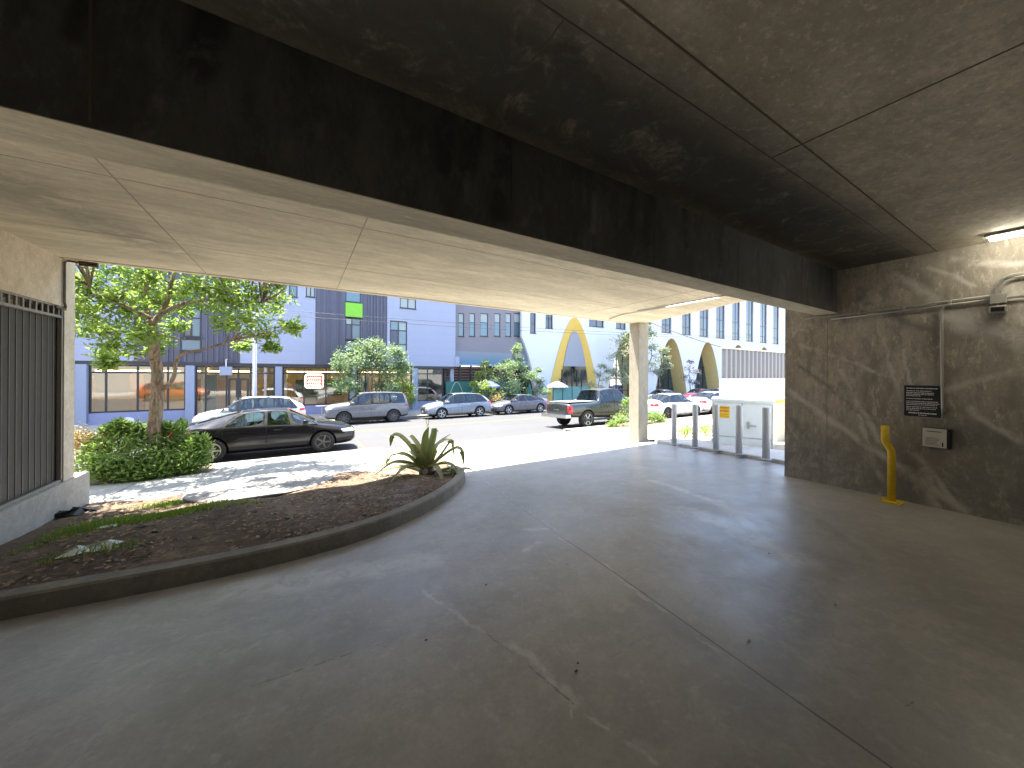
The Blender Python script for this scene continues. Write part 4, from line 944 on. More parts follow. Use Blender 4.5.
cable(cat(on_y(230, 318, YWr)+Vector((-26, 0, .6)), on_y(455, 322.5, YWr)+Vector((34, 0, 1.1)), .8), .010, 'lower of the two overhead wires strung along the street', None)
cable(cat(on_y(640, 318, 15), on_y(735, 351, 10), .12), .02, 'slack service cable sloping from behind the column to the corrugated screen')

# ================================================================== TREES
def limb_tree(name, base, label, cat_, limbs, clumps, leafm, L, W, per, parent_r, group=None, seed=1, flat=.8, bark=None, twig_r=.012):
    rg = random.Random(seed); t = thing(name, tuple(base), label, cat_, group); bark = bark or M_bark
    b = MB(); nodes = []
    for pts, r0, r1 in limbs:
        pts = [Vector(p) for p in pts]; cc = [pts[0]*2-pts[1]]+pts+[pts[-1]*2-pts[-2]]; P_ = []
        for k in range(1, len(cc)-2):
            for s in range(5):
                u = s/5; a, b2, d, e = cc[k-1], cc[k], cc[k+1], cc[k+2]
                P_.append(.5*((2*b2)+(d-a)*u+(2*a-5*b2+4*d-e)*u*u+(3*b2-a-3*d+e)*u**3)+Vector((rg.uniform(-1, 1), rg.uniform(-1, 1), 0))*r0*.12)
        P_.append(pts[-1]); b.tube(P_, [r0+(r1-r0)*k/(len(P_)-1) for k in range(len(P_))], 10); nodes += P_[len(P_)//3:]
    cb2 = MB()
    for c, r_ in clumps:
        c = Vector(c); n0 = min(nodes, key=lambda q: (q-c).length+(.5 if q.z > c.z+.3 else 0))
        b.tube(wiggle(n0, c, 4, .06*(c-n0).length), [twig_r*1.8, twig_r*1.4, twig_r, twig_r*.7, twig_r*.4], 5)
        for q in range(3):
            e = c+Vector((rg.uniform(-1, 1), rg.uniform(-1, 1), rg.uniform(-.6, .6)))*r_*.8; b.tube([c, c.lerp(e, .5)+Vector((0, 0, .03)), e], [twig_r*.6, twig_r*.4, twig_r*.25], 4)
            leaves(cb2, e, r_*.55, int(per*.2), L, W, flat, 0, rg)
        leaves(cb2, c, r_, int(per*.5), L, W, flat, 0, rg)
    b.build('trunk', bark, t, True); build_raw(cb2, 'crown', leafm, t); return t
def jit(px, py, Y, r_, rg): return (on_y(px, py, Y+rg.uniform(-1.2, 1.2)), r_)
# main street tree
TY = 10.75; rg = random.Random(11)
def T(px, py, dy=0): return on_y(px, py, TY+dy)
tb = T(156, 436); tb.z = zg(TY)-.05
cl = []
for px, py, r_ in ((86, 282, .42), (100, 290, .4), (80, 305, .36), (95, 318, .4), (112, 300, .38), (84, 330, .32), (108, 333, .36), (125, 322, .4), (122, 345, .34), (110, 352, .26), (107, 362, .2), (128, 300, .36), (140, 282, .42), (152, 300, .34), (138, 312, .34),
        (145, 335, .32), (165, 340, .3), (172, 325, .32), (168, 288, .42), (185, 292, .44), (200, 286, .42), (215, 292, .46), (210, 306, .34), (230, 298, .46), (246, 305, .44), (255, 292, .4), (238, 318, .42), (225, 325, .3), (258, 318, .42), (270, 306, .4), (268, 332, .34), (283, 300, .36), (287, 325, .3), (252, 336, .3), (272, 346, .22), (293, 328, .22), (243, 345, .24), (155, 350, .18), (178, 308, .3), (126, 285, .36), (276, 288, .36), (150, 268, .5), (190, 268, .5), (230, 272, .5), (110, 270, .45), (75, 290, .4),
        (120, 250, .6), (165, 240, .7), (210, 245, .7), (250, 262, .5), (60, 300, .5), (50, 270, .5)):
    cl.append(jit(px, py, TY, r_*1.0, rg))
for k in range(44):
    a_, r0_ = rg.uniform(0, 6.283), 3.0*math.sqrt(rg.random())
    cl.append((Vector((tb.x+.3+r0_*math.cos(a_), TY-1.2+r0_*.8*math.sin(a_), rg.uniform(4.6, 6.6)-.25*r0_)), rg.uniform(.4, .6)))
limb_tree('street_tree', tb, 'leafy tree with a forked brown trunk rising out of the green bush', 'tree',
    [([tb, T(155.5, 410), T(158, 392), T(156, 365), T(153, 340), T(152, 325)], .125, .082), ([T(158, 392), T(167, 386, -.1), T(174, 376, -.2), T(176, 362, -.2), T(184, 353, -.3), T(205, 349, -.4), T(232, 340, -.5)], .052, .018),
     ([T(152, 325), T(162, 312), T(168, 298), T(172, 280, .1), T(180, 255, .2)], .06, .03), ([T(162, 313), T(180, 305, -.2), T(205, 300, -.3), T(235, 300, -.5), T(262, 303, -.6)], .05, .018), ([T(152, 325), T(148, 312, .2), T(146, 292, .3), T(150, 262, .4), T(155, 230, .5)], .055, .03),
     ([T(150, 318), T(130, 308, -.3), T(112, 300, -.5), T(90, 286, -.6)], .04, .015), ([T(153, 330), T(165, 335, -.5), T(185, 340, -.8)], .022, .01)], [(c_, r_*.8) for c_, r_ in cl], M_leaf, .15, .065, 135, .2, seed=3)
# bush at its foot
def bush(name, label, cat_, cls, m, L, W, per, base, group=None, seed=2, stems=7):
    rg = random.Random(seed); t = thing(name, tuple(base), label, cat_, group); b = MB(); s = MB()
    for c, r_ in cls:
        c = Vector(c); leaves(b, c, r_, per, L, W, .85, .35, rg)
        n0 = Vector((base[0]+(c.x-base[0])*.75, base[1]+(c.y-base[1])*.75, base[2]))
        s.tube(wiggle(n0, c, 3, .03), [.016, .012, .009, .005], 5)
        for _ in range(stems):
            e = c+Vector((rg.gauss(0, .5), rg.gauss(0, .5), rg.gauss(.35, .3)))*r_; s.tube([c, e], [.006, .003], 4)
    build_raw(b, 'foliage', m, t); s.build('stem', M_bark, t); return t
BYb = 10.75
cls = [(on_y(px*.94+6, py, BYb+dy), r_*rg.uniform(.75, 1.05)) for px, py, r_, dy in ((100, 450, .3, .1), (118, 440, .32, .2), (135, 445, .33, -.1), (150, 438, .28, .3), (152, 458, .34, -.4), (170, 445, .33, 0), (185, 440, .3, .2), (198, 447, .28, 0), (190, 458, .3, -.3), (122, 462, .3, -.4), (108, 466, .26, -.4), (172, 462, .3, -.4), (205, 455, .2, -.2), (92, 462, .26, -.2), (140, 468, .26, -.5), (207, 440, .14, 0), (118, 430, .16, .2), (180, 430, .16, .1), (100, 471, .26, -.5), (118, 472, .26, -.55), (136, 473, .26, -.6), (154, 472, .26, -.6), (172, 470, .26, -.55), (190, 467, .26, -.45), (204, 464, .22, -.3), (160, 428, .2, .3), (135, 430, .2, .2), (207, 448, .2, -.1))]
cls += [(on_y(rg.uniform(108, 188), rg.uniform(424, 436), BYb+rg.uniform(-.2, .4)), rg.uniform(.06, .11)) for _ in range(7)]
bush('bush', 'broad green bush growing round the foot of the forked tree', 'bush', cls, M_leafb, .12, .05, 300, (T(150, 470).x, BYb, zg(BYb)))
cls = [(on_y(px, py, 11.2), r_) for px, py, r_ in ((82, 446, .28), (93, 443, .26), (78, 436, .24), (100, 440, .2))]
bush('flowering_shrub', 'pale orange flowering shrub behind the bush and the wall end', 'shrub', cls, M_flow, .07, .04, 320, (on_y(84, 450, 11.2).x, 11.2, zg(11.2)), seed=5)
# bush beside the pickup
cls = [(on_y(px, py, 10.8), r_) for px, py, r_ in ((620, 420, .36), (632, 412, .4), (642, 404, .35), (645, 420, .4), (655, 416, .3), (628, 402, .25), (660, 420, .25), (612, 425, .2))]
bush('bush', 'green bush on the verge behind the concrete column', 'bush', cls, M_leafb, .1, .045, 380, (on_y(636, 428, 10.8).x, 10.8, zg(10.8)), seed=6)
# far trees
def far_tree(name, px, label, Y, trunks, cls, m, L, W, per, seed, group=None):
    rg = random.Random(seed); base = on_y(px, 400, Y); base.z = GZ
    lim = [([base+Vector((dx0, 0, 0)), on_y(x1_, y1_, Y), on_y(x2_, y2_, Y)], r_, r_*.5) for dx0, x1_, y1_, x2_, y2_, r_ in trunks]
    return limb_tree(name, base, label, 'tree', lim, [jit(x_, y_, Y, r_, rg) for x_, y_, r_ in cls], m, L, W, per, .2, group, seed, twig_r=.02)
far_tree('street_tree', 370, 'grey green street tree in front of the shops behind the boxy grey SUV', 24.6, ((-.3, 362, 380, 358, 362, .08), (.2, 372, 378, 378, 358, .08), (0, 368, 378, 368, 360, .07)),
    ((350, 358, .8), (362, 350, .8), (372, 345, .7), (383, 352, .8), (395, 360, .75), (345, 372, .7), (358, 370, .9), (372, 364, .9), (386, 370, .85), (398, 374, .7), (342, 384, .55), (352, 386, .5), (385, 384, .6), (392, 388, .5), (368, 354, .8), (404, 366, .5), (398, 352, .45), (340, 366, .4)), M_leafg, .2, .09, 330, 21)
far_tree('climbing_shrub', 403, 'yellow green climbing shrub right of the grey green street tree', 25.6, ((0, 403, 385, 402, 370, .05),), ((400, 372, .5), (404, 382, .5), (406, 392, .55), (410, 400, .45), (398, 384, .45), (409, 388, .3)), M_leafy, .18, .08, 260, 22)
far_tree('young_tree', 486, 'slim yellow green young tree behind the silver crossover', 25.0, ((0, 486, 385, 485, 368, .05),), ((484, 364, .5), (489, 372, .5), (480, 375, .45), (484, 384, .5), (478, 392, .5), (488, 388, .5), (474, 384, .3)), M_leafy, .2, .08, 230, 23)
far_tree('street_tree', 508, 'tall loose street tree with pale top shoots between the brown and white buildings', 25.0, ((-.2, 503, 385, 500, 370, .07), (.2, 512, 385, 516, 362, .07)), ((504, 375, .8), (497, 368, .65), (512, 366, .7), (518, 358, .5), (516, 350, .35), (518, 346, .25), (521, 366, .55), (505, 388, .7), (515, 384, .7), (494, 380, .6), (524, 376, .5), (512, 395, .5), (499, 394, .5), (508, 362, .4)), M_leafg, .2, .085, 330, 24)
far_tree('young_tree', 536, 'bright green young tree by the foot of the white arcade pier', 25.2, ((0, 536, 388, 537, 376, .05),), ((534, 376, .55), (541, 382, .5), (538, 390, .6), (545, 392, .4), (530, 392, .5), (538, 370, .3)), M_leafg, .2, .09, 260, 25)
far_tree('olive_tree', 598, 'small pale olive tree at the right foot of the golden arch', 25.0, ((0, 598, 388, 600, 376, .06),), ((598, 374, .55), (605, 380, .55), (592, 384, .45), (608, 370, .35), (600, 388, .45), (587, 390, .4), (602, 366, .35)), M_leafo, .17, .07, 230, 26)
far_tree('street_tree', 640, 'spreading pale leaved tree partly hidden behind the concrete column', 24.8, ((-.2, 634, 375, 628, 355, .1), (.2, 645, 375, 652, 356, .1)), ((620, 340, .7), (617, 355, .9), (624, 366, .9), (630, 348, 1.), (642, 340, 1.), (652, 348, .9), (660, 358, .9), (648, 366, .9), (616, 374, .7), (628, 380, .7), (658, 372, .7), (640, 330, .8), (664, 350, .5), (651, 334, .6), (626, 335, .5), (668, 366, .4)), M_leafo, .22, .1, 320, 27)
far_tree('young_tree', 691, 'small dark twiggy tree between the two sand coloured arches', 24.8, ((0, 690, 385, 689, 372, .06),), ((688, 368, .6), (694, 372, .6), (690, 380, .6), (685, 377, .45), (696, 383, .4), (691, 362, .35)), plain('dark_leaf', (.16, .15, .17), .7), .2, .08, 130, 28)
# patio umbrellas and pots
def umbrella(px, py, Y, r_, label, m, seed=1):
    q = on_y(px, py, Y); t = thing('patio_umbrella', (q.x, Y, GZ), label, 'umbrella', 'patio umbrellas')
    b = MB(); N = 8; rows = []
    for f, z in ((.03, .0), (.35, -.12), (.7, -.28), (1, -.45), (1.0, -.58)):
        rows.append([(q.x+r_*f*math.cos(2*math.pi*k/16)*(1 if k % 2 == 0 else .95), Y+r_*f*math.sin(2*math.pi*k/16)*(1 if k % 2 == 0 else .95), q.z+z+(.02 if k % 2 else 0)) for k in range(16)])
    b.grid(rows, True); b.build('canopy', m, t); b = MB(); b.tube([(q.x, Y, GZ), (q.x, Y, q.z+.05)], .035); b.build('pole', M_frame, t)
umbrella(489, 380.5, 25.4, .95, 'blue patio umbrella in front of the green screen', plain('blue_canvas', (.12, .14, .45), .8))
umbrella(557.5, 381, 24.6, .95, 'white patio umbrella at the left foot of the golden arch', plain('white_canvas', (.72, .70, .70), .8))
q = on_y(529.5, 381, 25.0); t = thing('folded_umbrella', (q.x, 25, GZ), 'folded dark green patio umbrella beside the bright green young tree', 'umbrella')
b = MB(); b.lathe([(.03, 2.35-.3), (.1, 1.8), (.28, .9), (.16, .8)], 9, Matrix.Translation((q.x, 25, GZ))); b.build('canopy', M_gfn, t); b = MB(); b.tube([(q.x, 25, GZ), (q.x, 25, GZ+2.2)], .03); b.build('pole', M_frame, t)
q = on_y(576, 398, 24.3); t = thing('patio_fence', (q.x, 24.3, GZ), 'low teal patio screen below the white umbrella', 'fence')
xa, zt = F(553, 387, 24.3); xb, _ = F(590, 387, 24.3)
b = MB(); b.box(xa, xb, 24.3, 24.36, GZ+.1, zt); b.build('screen_panel', plain('teal_screen', (.10, .25, .24), .6, 0, .25, 2), t); b = MB()
for k in range(5): b.box(xa+(xb-xa)*k/4-.03, xa+(xb-xa)*k/4+.03, 24.27, 24.30, GZ, zt+.03)
b.build('post', M_frame, t)
q = on_y(495, 406, 24.4); t = thing('flower_pot', (q.x, 24.4, GZ), 'terracotta pot of orange flowers between the silver crossover and the grey sedan', 'pot')
b = MB(); b.lathe([(.3, 0), (.42, .55), (.45, .6), (.38, .6), (.36, .5)], 16, Matrix.Translation((q.x, 24.4, GZ))); b.build('pot', plain('terracotta', (.50, .20, .07), .8), t, True)
b = MB(); leaves(b, (q.x, 24.4, GZ+.95), .48, 300, .16, .07, .8, .4); build_raw(b, 'foliage', M_flow, t)
# bins / seats outside the shop
q = on_y(322, 402, 25.8); t = thing('cafe_table', (q.x, 25.8, GZ), 'white cafe table outside the shop window with the red sign', 'table')
b = MB(); b.lathe([(.38, .70), (.38, .74), (.02, .745)], 16, Matrix.Translation((q.x, 25.8, GZ))); b.build('table_top', M_white, t); b = MB(); b.tube([(q.x, 25.8, GZ), (q.x, 25.8, GZ+.7)], .035); b.lathe([(.22, .0), (.2, .02), (.03, .05)], 12, Matrix.Translation((q.x, 25.8, GZ+.005))); b.build('pedestal', M_galv, t)

# ================================================================== VEHICLES
from mathutils.bvhtree import BVHTree
M_tyre = plain('tyre_rubber', (.022, .022, .022), .85); M_rim = plain('alloy_rim', (.52, .53, .54), .3, .8, .05); M_rimd = plain('dark_rim', (.10, .10, .105), .4, .6); M_arch = plain('arch_liner', (.012, .012, .012), .9); M_clad = plain('grey_cladding', (.045, .045, .05), .7)
M_cgl = glassmat('car_glass', (.50, .60, .60), .05); M_lamp = plain('headlamp', (.62, .64, .66), .15, .3, .05, spec=.9); M_red = plain('tail_lamp', (.42, .015, .02), .2, 0, .1, spec=.8); M_chr = plain('chrome', (.55, .55, .56), .15, .95, .05); M_plate = plain('number_plate', (.6, .6, .58), .6)
def paint(name, colr, metal=.0, rough=.28): return plain(name, colr, rough, metal, .06, 2, **{'Coat Weight': .8, 'Coat Roughness': .05})
def car(name, label, loc, facing, st, glass, wheels, Rw, col_m, cat_='car', clad=False, rim=None, front=None, rear=None, top_dark=(), seams=(), handles=(), mirror=None, tw=.22, spokes=5, slope=.047):
    t = thing(name, loc, label, cat_)
    bm = bmesh.new(); V = []; crs = bm.edges.layers.float.new('crease_edge'); vcr = bm.verts.layers.float.new('crease_vert')
    for x, xr, zb, zbelt, zt, w_, wr_ in st:
        rows = [(x, 0, zb), (x, w_*.8, zb), (x, w_*.965, zb+.09), (x, w_, zb+(zbelt-zb)*.58), (x, w_*.962, zbelt), (xr, wr_, zt-.045), (xr, wr_*.74, zt), (xr, 0, zt+.018)]
        L = [bm.verts.new(r_) for r_ in rows]; Rr = [L[0]]+[bm.verts.new((r_[0], -r_[1], r_[2])) for r_ in rows[1:7]]+[L[7]]; V.append((L, Rr))
    fm = {}
    for i in range(len(V)-1):
        for s in (0, 1):
            for j in range(7):
                q = [V[i][s][j], V[i+1][s][j], V[i+1][s][j+1], V[i][s][j+1]]; f = bm.faces.new(q if s == 0 else q[::-1]); fm[(i, s, j)] = f; f.smooth = True
                f.material_index = 2 if (clad and j <= 1) or j == 0 else 0
                if i in top_dark and j in (5, 6): f.material_index = 2
    for i, rev in ((0, False), (len(V)-1, True)):
        L, Rr = V[i]
        for j in range(7):
            q = [L[j], L[j+1], Rr[j+1], Rr[j]]; u = []
            for v in q:
                if v not in u: u.append(v)
            f = bm.faces.new(u if not rev else u[::-1]); f.smooth = True; f.material_index = 2 if (clad and j <= 1) or j == 0 else 0
    for kind, i in glass:
        regs = [[fm[(i, 0, 4)]], [fm[(i, 1, 4)]]] if kind == 's' else [[fm[(i, s, j)] for s in (0, 1) for j in (5, 6)]]
        for rg_ in regs:
            before = set(rg_); res = bmesh.ops.inset_region(bm, faces=rg_, thickness=.035, depth=-.004, use_even_offset=True)
            for f in res['faces']: f.material_index = 3; f.smooth = True
            for f in before: f.material_index = 1
            ring = set(res['faces']) | before
            for f in before:
                for v in f.verts:
                    if not set(v.link_faces) <= before and sum(1 for q in v.link_faces if q in before) == 1: v[vcr] = .9
            for f in ring:
                for e in f.edges:
                    lf = set(e.link_faces)
                    if lf & before and not lf <= before: e[crs] = 1.
                    elif not lf <= ring: e[crs] = max(e[crs], .75)
    bmesh.ops.recalc_face_normals(bm, faces=bm.faces)
    me = bpy.data.meshes.new('tmp'); bm.to_mesh(me); bm.free()
    for m in (col_m, M_cgl, M_clad, M_arch): me.materials.append(m)
    o = bpy.data.objects.new('tmp', me); col.objects.link(o)
    ss = o.modifiers.new('s', 'SUBSURF'); ss.levels = ss.render_levels = 2
    wmax = max(s[5] for s in st)
    cb2 = MB()
    for wx in wheels:
        for s in (1, -1): cb2.lathe([(Rw+.055, .0), (Rw+.055, .7)], 28, Matrix.Translation((wx, s*(wmax-.30) if s > 0 else -(wmax-.30)-.0, Rw)) @ Matrix.Rotation(R(-90*s), 4, 'X'))
    co_ = cb2.build('tmpcut', [M_arch]); bo = o.modifiers.new('b', 'BOOLEAN'); bo.object = co_; bo.operation = 'DIFFERENCE'; bo.solver = 'EXACT'; bo.material_mode = 'TRANSFER'
    dg = bpy.context.evaluated_depsgraph_get(); dg.update(); full = bpy.data.meshes.new_from_object(o.evaluated_get(dg))
    bpy.data.objects.remove(o); bpy.data.objects.remove(co_)
    mats = list(full.materials); gi = [k for k, m in enumerate(mats) if m == M_cgl][0]
    full.set_sharp_from_angle(angle=R(42))
    bm = bmesh.new(); bm.from_mesh(full)
    bvh = BVHTree.FromBMesh(bm)
    # separate glass islands as windows
    gl = [f for f in bm.faces if f.material_index == gi]; seen = set(); isl = []
    for f in gl:
        if f in seen: continue
        stack = [f]; seen.add(f); comp = []
        while stack:
            g = stack.pop(); comp.append(g)
            for e in g.edges:
                for h in e.link_faces:
                    if h.material_index == gi and h not in seen: seen.add(h); stack.append(h)
        isl.append(comp)
    for comp in isl:
        b = MB()
        for f in comp: b.face([v.co for v in f.verts])
        m2 = bpy.data.meshes.new('window'); m2.from_pydata(b.v, [], b.f); bq = bmesh.new(); bq.from_mesh(m2); bmesh.ops.remove_doubles(bq, verts=bq.verts, dist=1e-4); bmesh.ops.recalc_face_normals(bq, faces=bq.faces)
        for f in bq.faces: f.smooth = True
        bq.to_mesh(m2); bq.free(); m2.materials.append(M_cgl)
        c = sum((f.calc_center_median() for f in comp), Vector())/len(comp)
        wo = bpy.data.objects.new('windshield' if abs(c.y) < .1 and c.x > 0 else 'rear_window' if abs(c.y) < .1 else 'window', m2); col.objects.link(wo); wo.parent = t
    bmesh.ops.delete(bm, geom=gl, context='FACES')
    bm.to_mesh(full); bm.free(); body = bpy.data.objects.new('body', full); col.objects.link(body); body.parent = t
    def local(b, nm, m, par=t, smooth=False): 
        o = b.build(nm, m, None, smooth); o.parent = par; return o
    def decal(nm, view, u0, u1, z0, z1, m, par=t, off=.006, n=8, slant=0, both=True):
        outs = []
        for s in ((1, -1) if view == 's' or both else (1,)):
            b = MB(); G = []
            for a in range(n+1):
                row = []
                for c in range(n+1):
                    z = z0+(z1-z0)*a/n; u = u0+(u1-u0)*c/n+slant*(a/n)
                    if view == 's': org, d = Vector((u, 3*s, z)), Vector((0, -s, 0))
                    elif view == 'f': org, d = Vector((5, u*s, z)), Vector((-1, 0, 0))
                    else: org, d = Vector((-5, u*s, z)), Vector((1, 0, 0))
                    h = bvh.ray_cast(org, d)
                    row.append(None if h[0] is None else h[0]-d*off)
                G.append(row)
            for a in range(n):
                for c in range(n):
                    q = [G[a][c], G[a][c+1], G[a+1][c+1], G[a+1][c]]
                    if all(q) and max((q[k]-q[k-1]).length for k in range(4)) < .35: b.face(q)
            if b.f: outs.append(local(b, nm, m, par))
        return outs
    for (nm, view, u0, u1, z0, z1, m, both, sl) in (front or [])+(rear or []): decal(nm, view, u0, u1, z0, z1, m, both=both, slant=sl)
    for x, z0, z1, sl in seams: decal('door_seam', 's', x-.006, x+.006, z0, z1, M_arch, off=.002, slant=sl, par=body)
    for x, z in handles:
        for s in (1, -1):
            h = bvh.ray_cast(Vector((x, 3*s, z)), Vector((0, -s, 0)))
            if h[0]: b = MB(); b.box(x-.1, x+.1, h[0].y-.02, h[0].y+.03*s if s > 0 else h[0].y+.02, z-.017, z+.017) if s > 0 else b.box(x-.1, x+.1, h[0].y-.03, h[0].y+.02, z-.017, z+.017); local(b, 'door_handle', col_m)
    # seats inside
    cab = [s_ for s_ in st if s_[4] > max(q[4] for q in st)-.12]; xc0, xc1 = cab[0][1], cab[-1][1]; zs = cab[0][3]
    for xs_ in (xc1-.35, xc0+.15):
        for s in (-.38, .38):
            b = MB(); b.box(xs_-.3, xs_-.14, s-.25, s+.25, .5, zs+.12); b.box(xs_-.27, xs_-.17, s-.12, s+.12, zs+.12, zs+.34); b.box(xs_-.16, xs_+.35, s-.25, s+.25, .4, .55); so_ = b.build('seat', M_clad, None); so_.parent = t
    if mirror:
        for s in (1, -1):
            b = MB(); b.box(mirror[0]-.07, mirror[0]+.08, s*mirror[1]-.1, s*mirror[1]+.1, mirror[2]-.07, mirror[2]+.07)
            o = b.build('mirror', col_m, None, True, .035); o.parent = t
    for wx in wheels:
        for s in (1, -1):
            Mx = Matrix.Translation((wx, s*(wmax-.02-tw/2), Rw)) @ Matrix.Rotation(R(-90*s), 4, 'X')
            b = MB(); b.lathe([(Rw*.60, -tw/2), (Rw*.92, -tw/2), (Rw*.985, -tw/2+.03), (Rw, -tw*.2), (Rw, tw*.2), (Rw*.985, tw/2-.03), (Rw*.92, tw/2), (Rw*.66, tw/2-.005), (Rw*.64, tw/2-.03)], 28, Mx)
            wo = local(b, 'wheel', M_tyre, smooth=True)
            b = MB(); z = tw/2-.012
            b.lathe([(Rw*.66, z-.05), (Rw*.67, z+.004), (Rw*.61, z), (Rw*.60, z-.05)], 28, Mx); b.lathe([(Rw*.17, z-.06), (Rw*.16, z-.004), (Rw*.08, z+.004), (.001, z+.004)], 14, Mx)
            for k in range(spokes):
                a = 2*math.pi*k/spokes; b.box(Rw*.12, Rw*.63, -Rw*.075, Rw*.075, z-.045, z-.008, Mx @ Matrix.Rotation(a, 4, 'Z'))
            local(b, 'rim', (rim[0] if wx < 0 else rim[1]) if isinstance(rim, tuple) else rim or M_rim, wo); b = MB(); b.lathe([(Rw*.6, z-.06), (.001, z-.058)], 20, Mx); local(b, 'brake_disc', M_rimd, wo)
    ang = 0 if facing > 0 else math.pi
    t.rotation_euler = (-slope*facing, 0, ang); t.location = loc
    return t
# station: x, x at roof rows, underside, belt, top, half width, half roof width
SED = [(-2.34, -2.34, .40, .74, .86, .66, .60), (-2.24, -2.22, .26, .86, 1.06, .84, .62), (-1.75, -1.72, .2, .93, 1.10, .89, .62), (-1.15, -.72, .17, .945, 1.42, .90, .57), (-.12, -.12, .17, .93, 1.475, .90, .60), (.55, .42, .17, .91, 1.44, .90, .59), (1.28, 1.18, .17, .88, 1.00, .895, .66), (1.85, 1.83, .19, .80, .90, .885, .62), (2.2, 2.18, .22, .68, .76, .80, .55), (2.34, 2.34, .34, .58, .64, .66, .48)]
SG = [('s', 2), ('s', 3), ('s', 4), ('s', 5), ('t', 2), ('t', 5)]
SED = [(a, b_, c, d*.985, e*.962 if e > 1.3 else e*.985, f, g) for a, b_, c, d, e, f, g in SED]
SED_F = [('headlight', 'f', .46, .80, .60, .70, M_lamp, True, 0), ('headlight', 's', 1.92, 2.22, .60, .70, M_lamp, True, -.06), ('grille', 'f', -.38, .38, .30, .50, M_arch, False, 0), ('number_plate', 'f', -.16, .16, .46, .56, M_plate, False, 0)]
SED_R = [('taillight', 'r', .50, .82, .76, .90, M_red, True, 0), ('taillight', 's', -2.25, -2.02, .76, .90, M_red, True, 0), ('number_plate', 'r', -.17, .17, .6, .72, M_plate, False, 0)]
SEAM = [(-1.02, .32, .9, -.1), (-.1, .26, .92, 0), (1.12, .3, .86, .05)]; HAN = [(-.85, .80), (.18, .80)]
def zr(Y): return zroad(Y)+.004
def at(pxm, Y): return on_y(pxm, 400, Y).x
NY, FYc = 13.25, 22.15
# near kerb
xA = (on_y(213, 455, 12.4).x+on_y(322, 450, 12.4).x)/2
car('parked_car', 'black sedan parked at the near kerb beside the bush', (xA-.02, NY, zr(NY)), 1, SED, SG, (-1.33, 1.36), .325, plain('black_paint', (.009, .0085, .012), .22, 0, .06, 2, 0, .35, **{'Coat Weight': .35, 'Coat Roughness': .05}), front=SED_F, rear=SED_R, seams=SEAM, handles=HAN, mirror=(.88, .98, .98), rim=(M_rim, M_rimd))
xw = (on_y(668, 418, 11.95).x+on_y(699.5, 415, 11.95).x)/2
car('parked_car', 'white sedan parked behind the bollards just right of the column', (xw, 12.9, zr(12.9)), 1, SED, SG, (-1.33, 1.36), .325, paint('white_car_paint', (.78, .78, .78)), front=SED_F, rear=SED_R, seams=SEAM, handles=HAN, mirror=(.88, .98, .98), rim=M_rimd)
SUVS = [(-2.3, -2.24, .42, .92, 1.02, .74, .62), (-2.24, -2.06, .28, 1.03, 1.30, .89, .60), (-1.95, -1.55, .22, 1.05, 1.60, .925, .60), (-1.1, -.95, .2, 1.03, 1.68, .93, .63), (-.1, -.1, .2, 1.0, 1.70, .93, .65), (.62, .45, .2, .98, 1.66, .93, .63), (1.35, 1.2, .2, .96, 1.12, .93, .70), (1.9, 1.88, .24, .90, 1.02, .915, .66), (2.2, 2.18, .28, .76, .88, .84, .6), (2.32, 2.32, .4, .66, .74, .7, .52)]
UG = [('s', 2), ('s', 3), ('s', 4), ('s', 5), ('t', 1), ('t', 5)]
SU_F = [('headlight', 'f', .45, .84, .76, .86, M_lamp, True, 0), ('headlight', 's', 1.95, 2.22, .76, .86, M_lamp, True, -.06), ('grille', 'f', -.45, .45, .45, .78, M_arch, False, 0), ('number_plate', 'f', -.17, .17, .42, .52, M_plate, False, 0)]
SU_R = [('taillight', 'r', .5, .86, .92, 1.06, M_red, True, 0), ('taillight', 's', -2.2, -1.98, .92, 1.05, M_red, True, 0), ('number_plate', 'r', -.18, .18, .7, .82, M_plate, False, 0)]
SSEAM = [(-1.1, .34, 1.02, 0), (-.05, .28, .98, 0), (1.15, .32, .92, .03)]; SHAN = [(-.85, .90), (.2, .88)]
car('parked_car', 'second white car parked beyond the white sedan and the cabinet', (at(705, 12)+2.6, 13.0, zr(13.0)), 1, SED, SG, (-1.33, 1.36), .325, paint('white_car_paint_b', (.80, .79, .79)), front=SED_F, rear=SED_R, handles=HAN)
# pickup
PK = [(-2.72, -2.72, .62, 1.02, 1.10, .86, .78), (-2.64, -2.64, .50, 1.08, 1.17, .94, .84), (-1.6, -1.6, .46, 1.10, 1.18, .95, .84), (-.86, -.86, .42, 1.10, 1.19, .95, .82), (-.78, -.62, .40, 1.12, 1.74, .95, .66), (.12, .12, .38, 1.11, 1.82, .955, .68), (.82, .66, .38, 1.10, 1.77, .955, .66), (1.45, 1.32, .38, 1.08, 1.22, .95, .76), (2.15, 2.12, .40, 1.04, 1.17, .94, .72), (2.52, 2.5, .42, .92, 1.06, .88, .66), (2.66, 2.66, .5, .80, .92, .76, .56)]
PKG = [('s', 4), ('s', 5), ('s', 6), ('t', 3), ('t', 6)]
PF = [('headlight', 'f', .5, .86, .84, .98, M_lamp, True, 0), ('grille', 'f', -.48, .48, .6, .98, M_arch, False, 0)]
